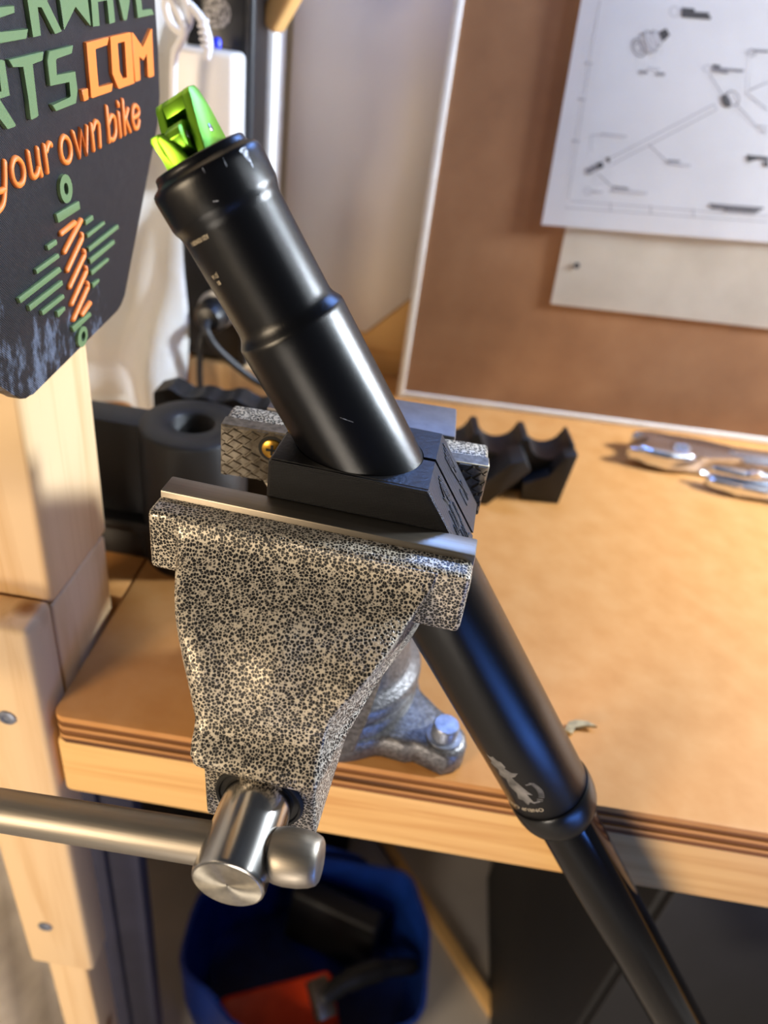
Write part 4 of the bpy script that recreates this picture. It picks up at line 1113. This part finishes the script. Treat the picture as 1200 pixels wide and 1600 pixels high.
# crinkled white sheet hanging behind
st = thing('dust_sheet', 'crinkled white plastic sheet hanging between the timber post and black power strip', 'sheet', (-.30, .53, BZ))
bm = NB(); V = []
nx, nz = 60, 50
for j in range(nz + 1):
    row = []
    for i in range(nx + 1):
        x = -130 + 250 * i / nx; z = 0.4 + 420 * j / nz
        y = 14 * math.sin(x * .045 + .010 * z) + 8 * math.sin(x * .11 - z * .02 + 1) + 5 * math.sin(z * .05 + x * .03)
        row.append(bm.verts.new(Vector((x, y, z)) * .001))
    V.append(row)
for j in range(nz):
    for i in range(nx):
        bm.faces.new([V[j][i], V[j][i + 1], V[j + 1][i + 1], V[j + 1][i]])
bmesh.ops.solidify(bm, geom=bm.faces[:], thickness=.0006)
obj('sheet', bm, 'sheet', st, deg=80)

# pale corner batten, wooden arm, grey panel
cbn = thing('corner_batten', 'narrow cream painted batten upright between black power strip and grey panel', 'batten', (-.151, .645, BZ))
bm = NB(); box(bm, -7, 7, -12, 30, 0, 420, 1.5); obj('batten', bm, 'white', cbn)
arm = thing('wooden_arm', 'round-edged wooden arm jutting out above the grey panel', 'arm', (-.137, .60, -.012), (0, R_(-56), R_(-20)))
bm = NB(); box(bm, -6, 150, -8, 8, -8, 8, 4, 4); obj('arm', bm, 'rail', arm)
gp = thing('grey_panel', 'light grey panel with a cut lower corner, standing between batten and brown board', 'panel', (-.085, .70, BZ))
bm = NB()
prism(bm, [(-58, 40), (28, 40), (60, 74), (75, 90), (75, 420), (-58, 420)], -6, 6, 'xz', 1.0)
obj('panel', bm, 'grey_panel', gp)
bm = NB(); prism(bm, [(-58, 0), (75, 0), (75, 88), (60, 72), (28, 38), (-58, 38)], -4, 8, 'xz', .5)
obj('lower_panel', bm, 'rail', gp, label='tan wooden lower strip')

# ---------------------------------------------------------------- below the bench
cab = thing('tool_cabinet', 'large black cabinet standing under the right side of the bench', 'cabinet', (.50, .50, FZ))
bm = NB(); box(bm, -255, 310, -170, 200, 0, 770, 6, 2); obj('body', bm, 'cabinet', cab)
bm = NB(); box(bm, -250, 305, -178, -170.5, 10, 760, 3, 2); obj('door', bm, 'cabinet', cab)

nv = thing('navy_board', 'dark navy boarding under the bench behind the timber post', 'boarding', (-.20, .33, FZ))
for k, (x0, x1, y0) in enumerate(((-44, 6, 0), (7, 34, 3))):
    bm = NB(); box(bm, x0, x1, y0, y0 + 16, 0, 788, 1.5); obj('board', bm, 'navy', nv)

dr = thing('cloth_drape', 'pale beige cloth hanging beyond the timber post at lower left', 'cloth', (-.495, .292, FZ))
bm = NB(); V = []
nx, nz = 48, 30
for j in range(nz + 1):
    row = []
    for i in range(nx + 1):
        x = -260 + 520 * i / nx; z = 0.5 + 830 * j / nz
        y = 22 * math.sin(x * .05 + .002 * z) + 10 * math.sin(x * .12 + z * .01)
        row.append(bm.verts.new(Vector((x, y, z)) * .001))
    V.append(row)
for j in range(nz):
    for i in range(nx):
        bm.faces.new([V[j][i], V[j][i + 1], V[j + 1][i + 1], V[j + 1][i]])
bmesh.ops.solidify(bm, geom=bm.faces[:], thickness=.0012)
obj('cloth', bm, 'drape', dr, deg=80)

# blue tote bag, open at the top, with tools in it
bg = thing('tote_bag', 'open blue woven tote bag standing on the floor below the vise', 'bag', (-.02, .475, FZ))
bm = NB()
outer, inner = [], []
n = 48
lev = [(0, .80), (30, .92), (70, .98), (110, 1.0), (150, 1.02), (172, 1.03)]


def bagring(z, f, inset):
    ring = []
    for i in range(n):
        a = 2 * math.pi * i / n
        k = 1 + .035 * math.sin(5 * a + z * .02) + .02 * math.sin(9 * a)
        ring.append(((150 * f - inset) * k * math.copysign(abs(math.cos(a)) ** .75, math.cos(a)), (112 * f - inset) * k * math.copysign(abs(math.sin(a)) ** .75, math.sin(a)), z + (12 * math.sin(2 * a + .6) if z > 140 else 0)))
    return ring


rings = [bagring(z, f, 0) for z, f in lev] + [bagring(z, f, 5) for z, f in reversed(lev[1:])]
loft(bm, rings)
obj('bag_body', bm, 'bag', bg, deg=70)
for sgn in (1, -1):
    bm = NB()
    tube(bm, smooth_path([(-60, sgn * 119, 150), (-50, sgn * 124, 168), (0, sgn * 126, 158), (50, sgn * 124, 150), (60, sgn * 120, 120)], 6), 9, 8, flat=(1, .3))
    obj('handle', bm, 'bag', bg)
oc = thing('orange_case', 'orange-red plastic tool case lying in the blue tote bag', 'tool case', (-.03, .43, FZ + .04), (R_(8), R_(-6), R_(20)))
bm = NB(); box(bm, -85, 60, -55, 30, 0, 70, 9, 3); obj('case_body', bm, 'red', oc)
bm = NB(); box(bm, 10, 52, -56.5, -54, 40, 52, 1); box(bm, 5, 58, -50, -42, 69.5, 72, .8); obj('latch', bm, 'white_plastic', oc)
hm = thing('hand_tool', 'black-handled tool lying in the blue tote bag right of the orange case', 'tool', (.055, .445, FZ + .15), (R_(20), R_(12), R_(35)))
bm = NB(); tube(bm, smooth_path([(-60, 0, 0), (-20, 6, 6), (30, 2, 4), (70, -8, 0)], 5), [12] * 5 + [14] * 5 + [11] * 6, 14); obj('grip', bm, 'grime', hm)
bm = NB(); box(bm, -74, -50, -22, 22, -9, 9, 3); obj('head', bm, 'steel', hm)
hm2 = thing('hand_tool', 'dark folded pouch standing in the blue tote bag at the back', 'tool', (-.0, .53, FZ + .04), (R_(-8), 0, R_(-15)))
bm = NB(); box(bm, -60, 70, -18, 18, 0, 100, 8, 3); obj('pouch', bm, 'grime', hm2)

sb = thing('storage_box', 'dark plastic storage box with lid on the floor behind the blue tote bag', 'storage box', (-.16, .685, FZ))
bm = NB(); prism(bm, [(-160, -50), (172, -50), (172, 50), (-160, 50)], 0, 300, 'xy', 8); obj('box_body', bm, 'cabinet', sb)
bm = NB(); box(bm, -166, 178, -56, 56, 300.5, 322, 6, 3); obj('lid', bm, 'cabinet', sb)

bt = thing('floor_batten', 'thin wooden batten lying on the floor right of the blue tote bag', 'batten', (.17, .60, FZ), (0, 0, R_(-52)))
bm = NB(); box(bm, -330, 260, -9, 9, 0, 12, 1.5); obj('batten', bm, 'rail', bt)
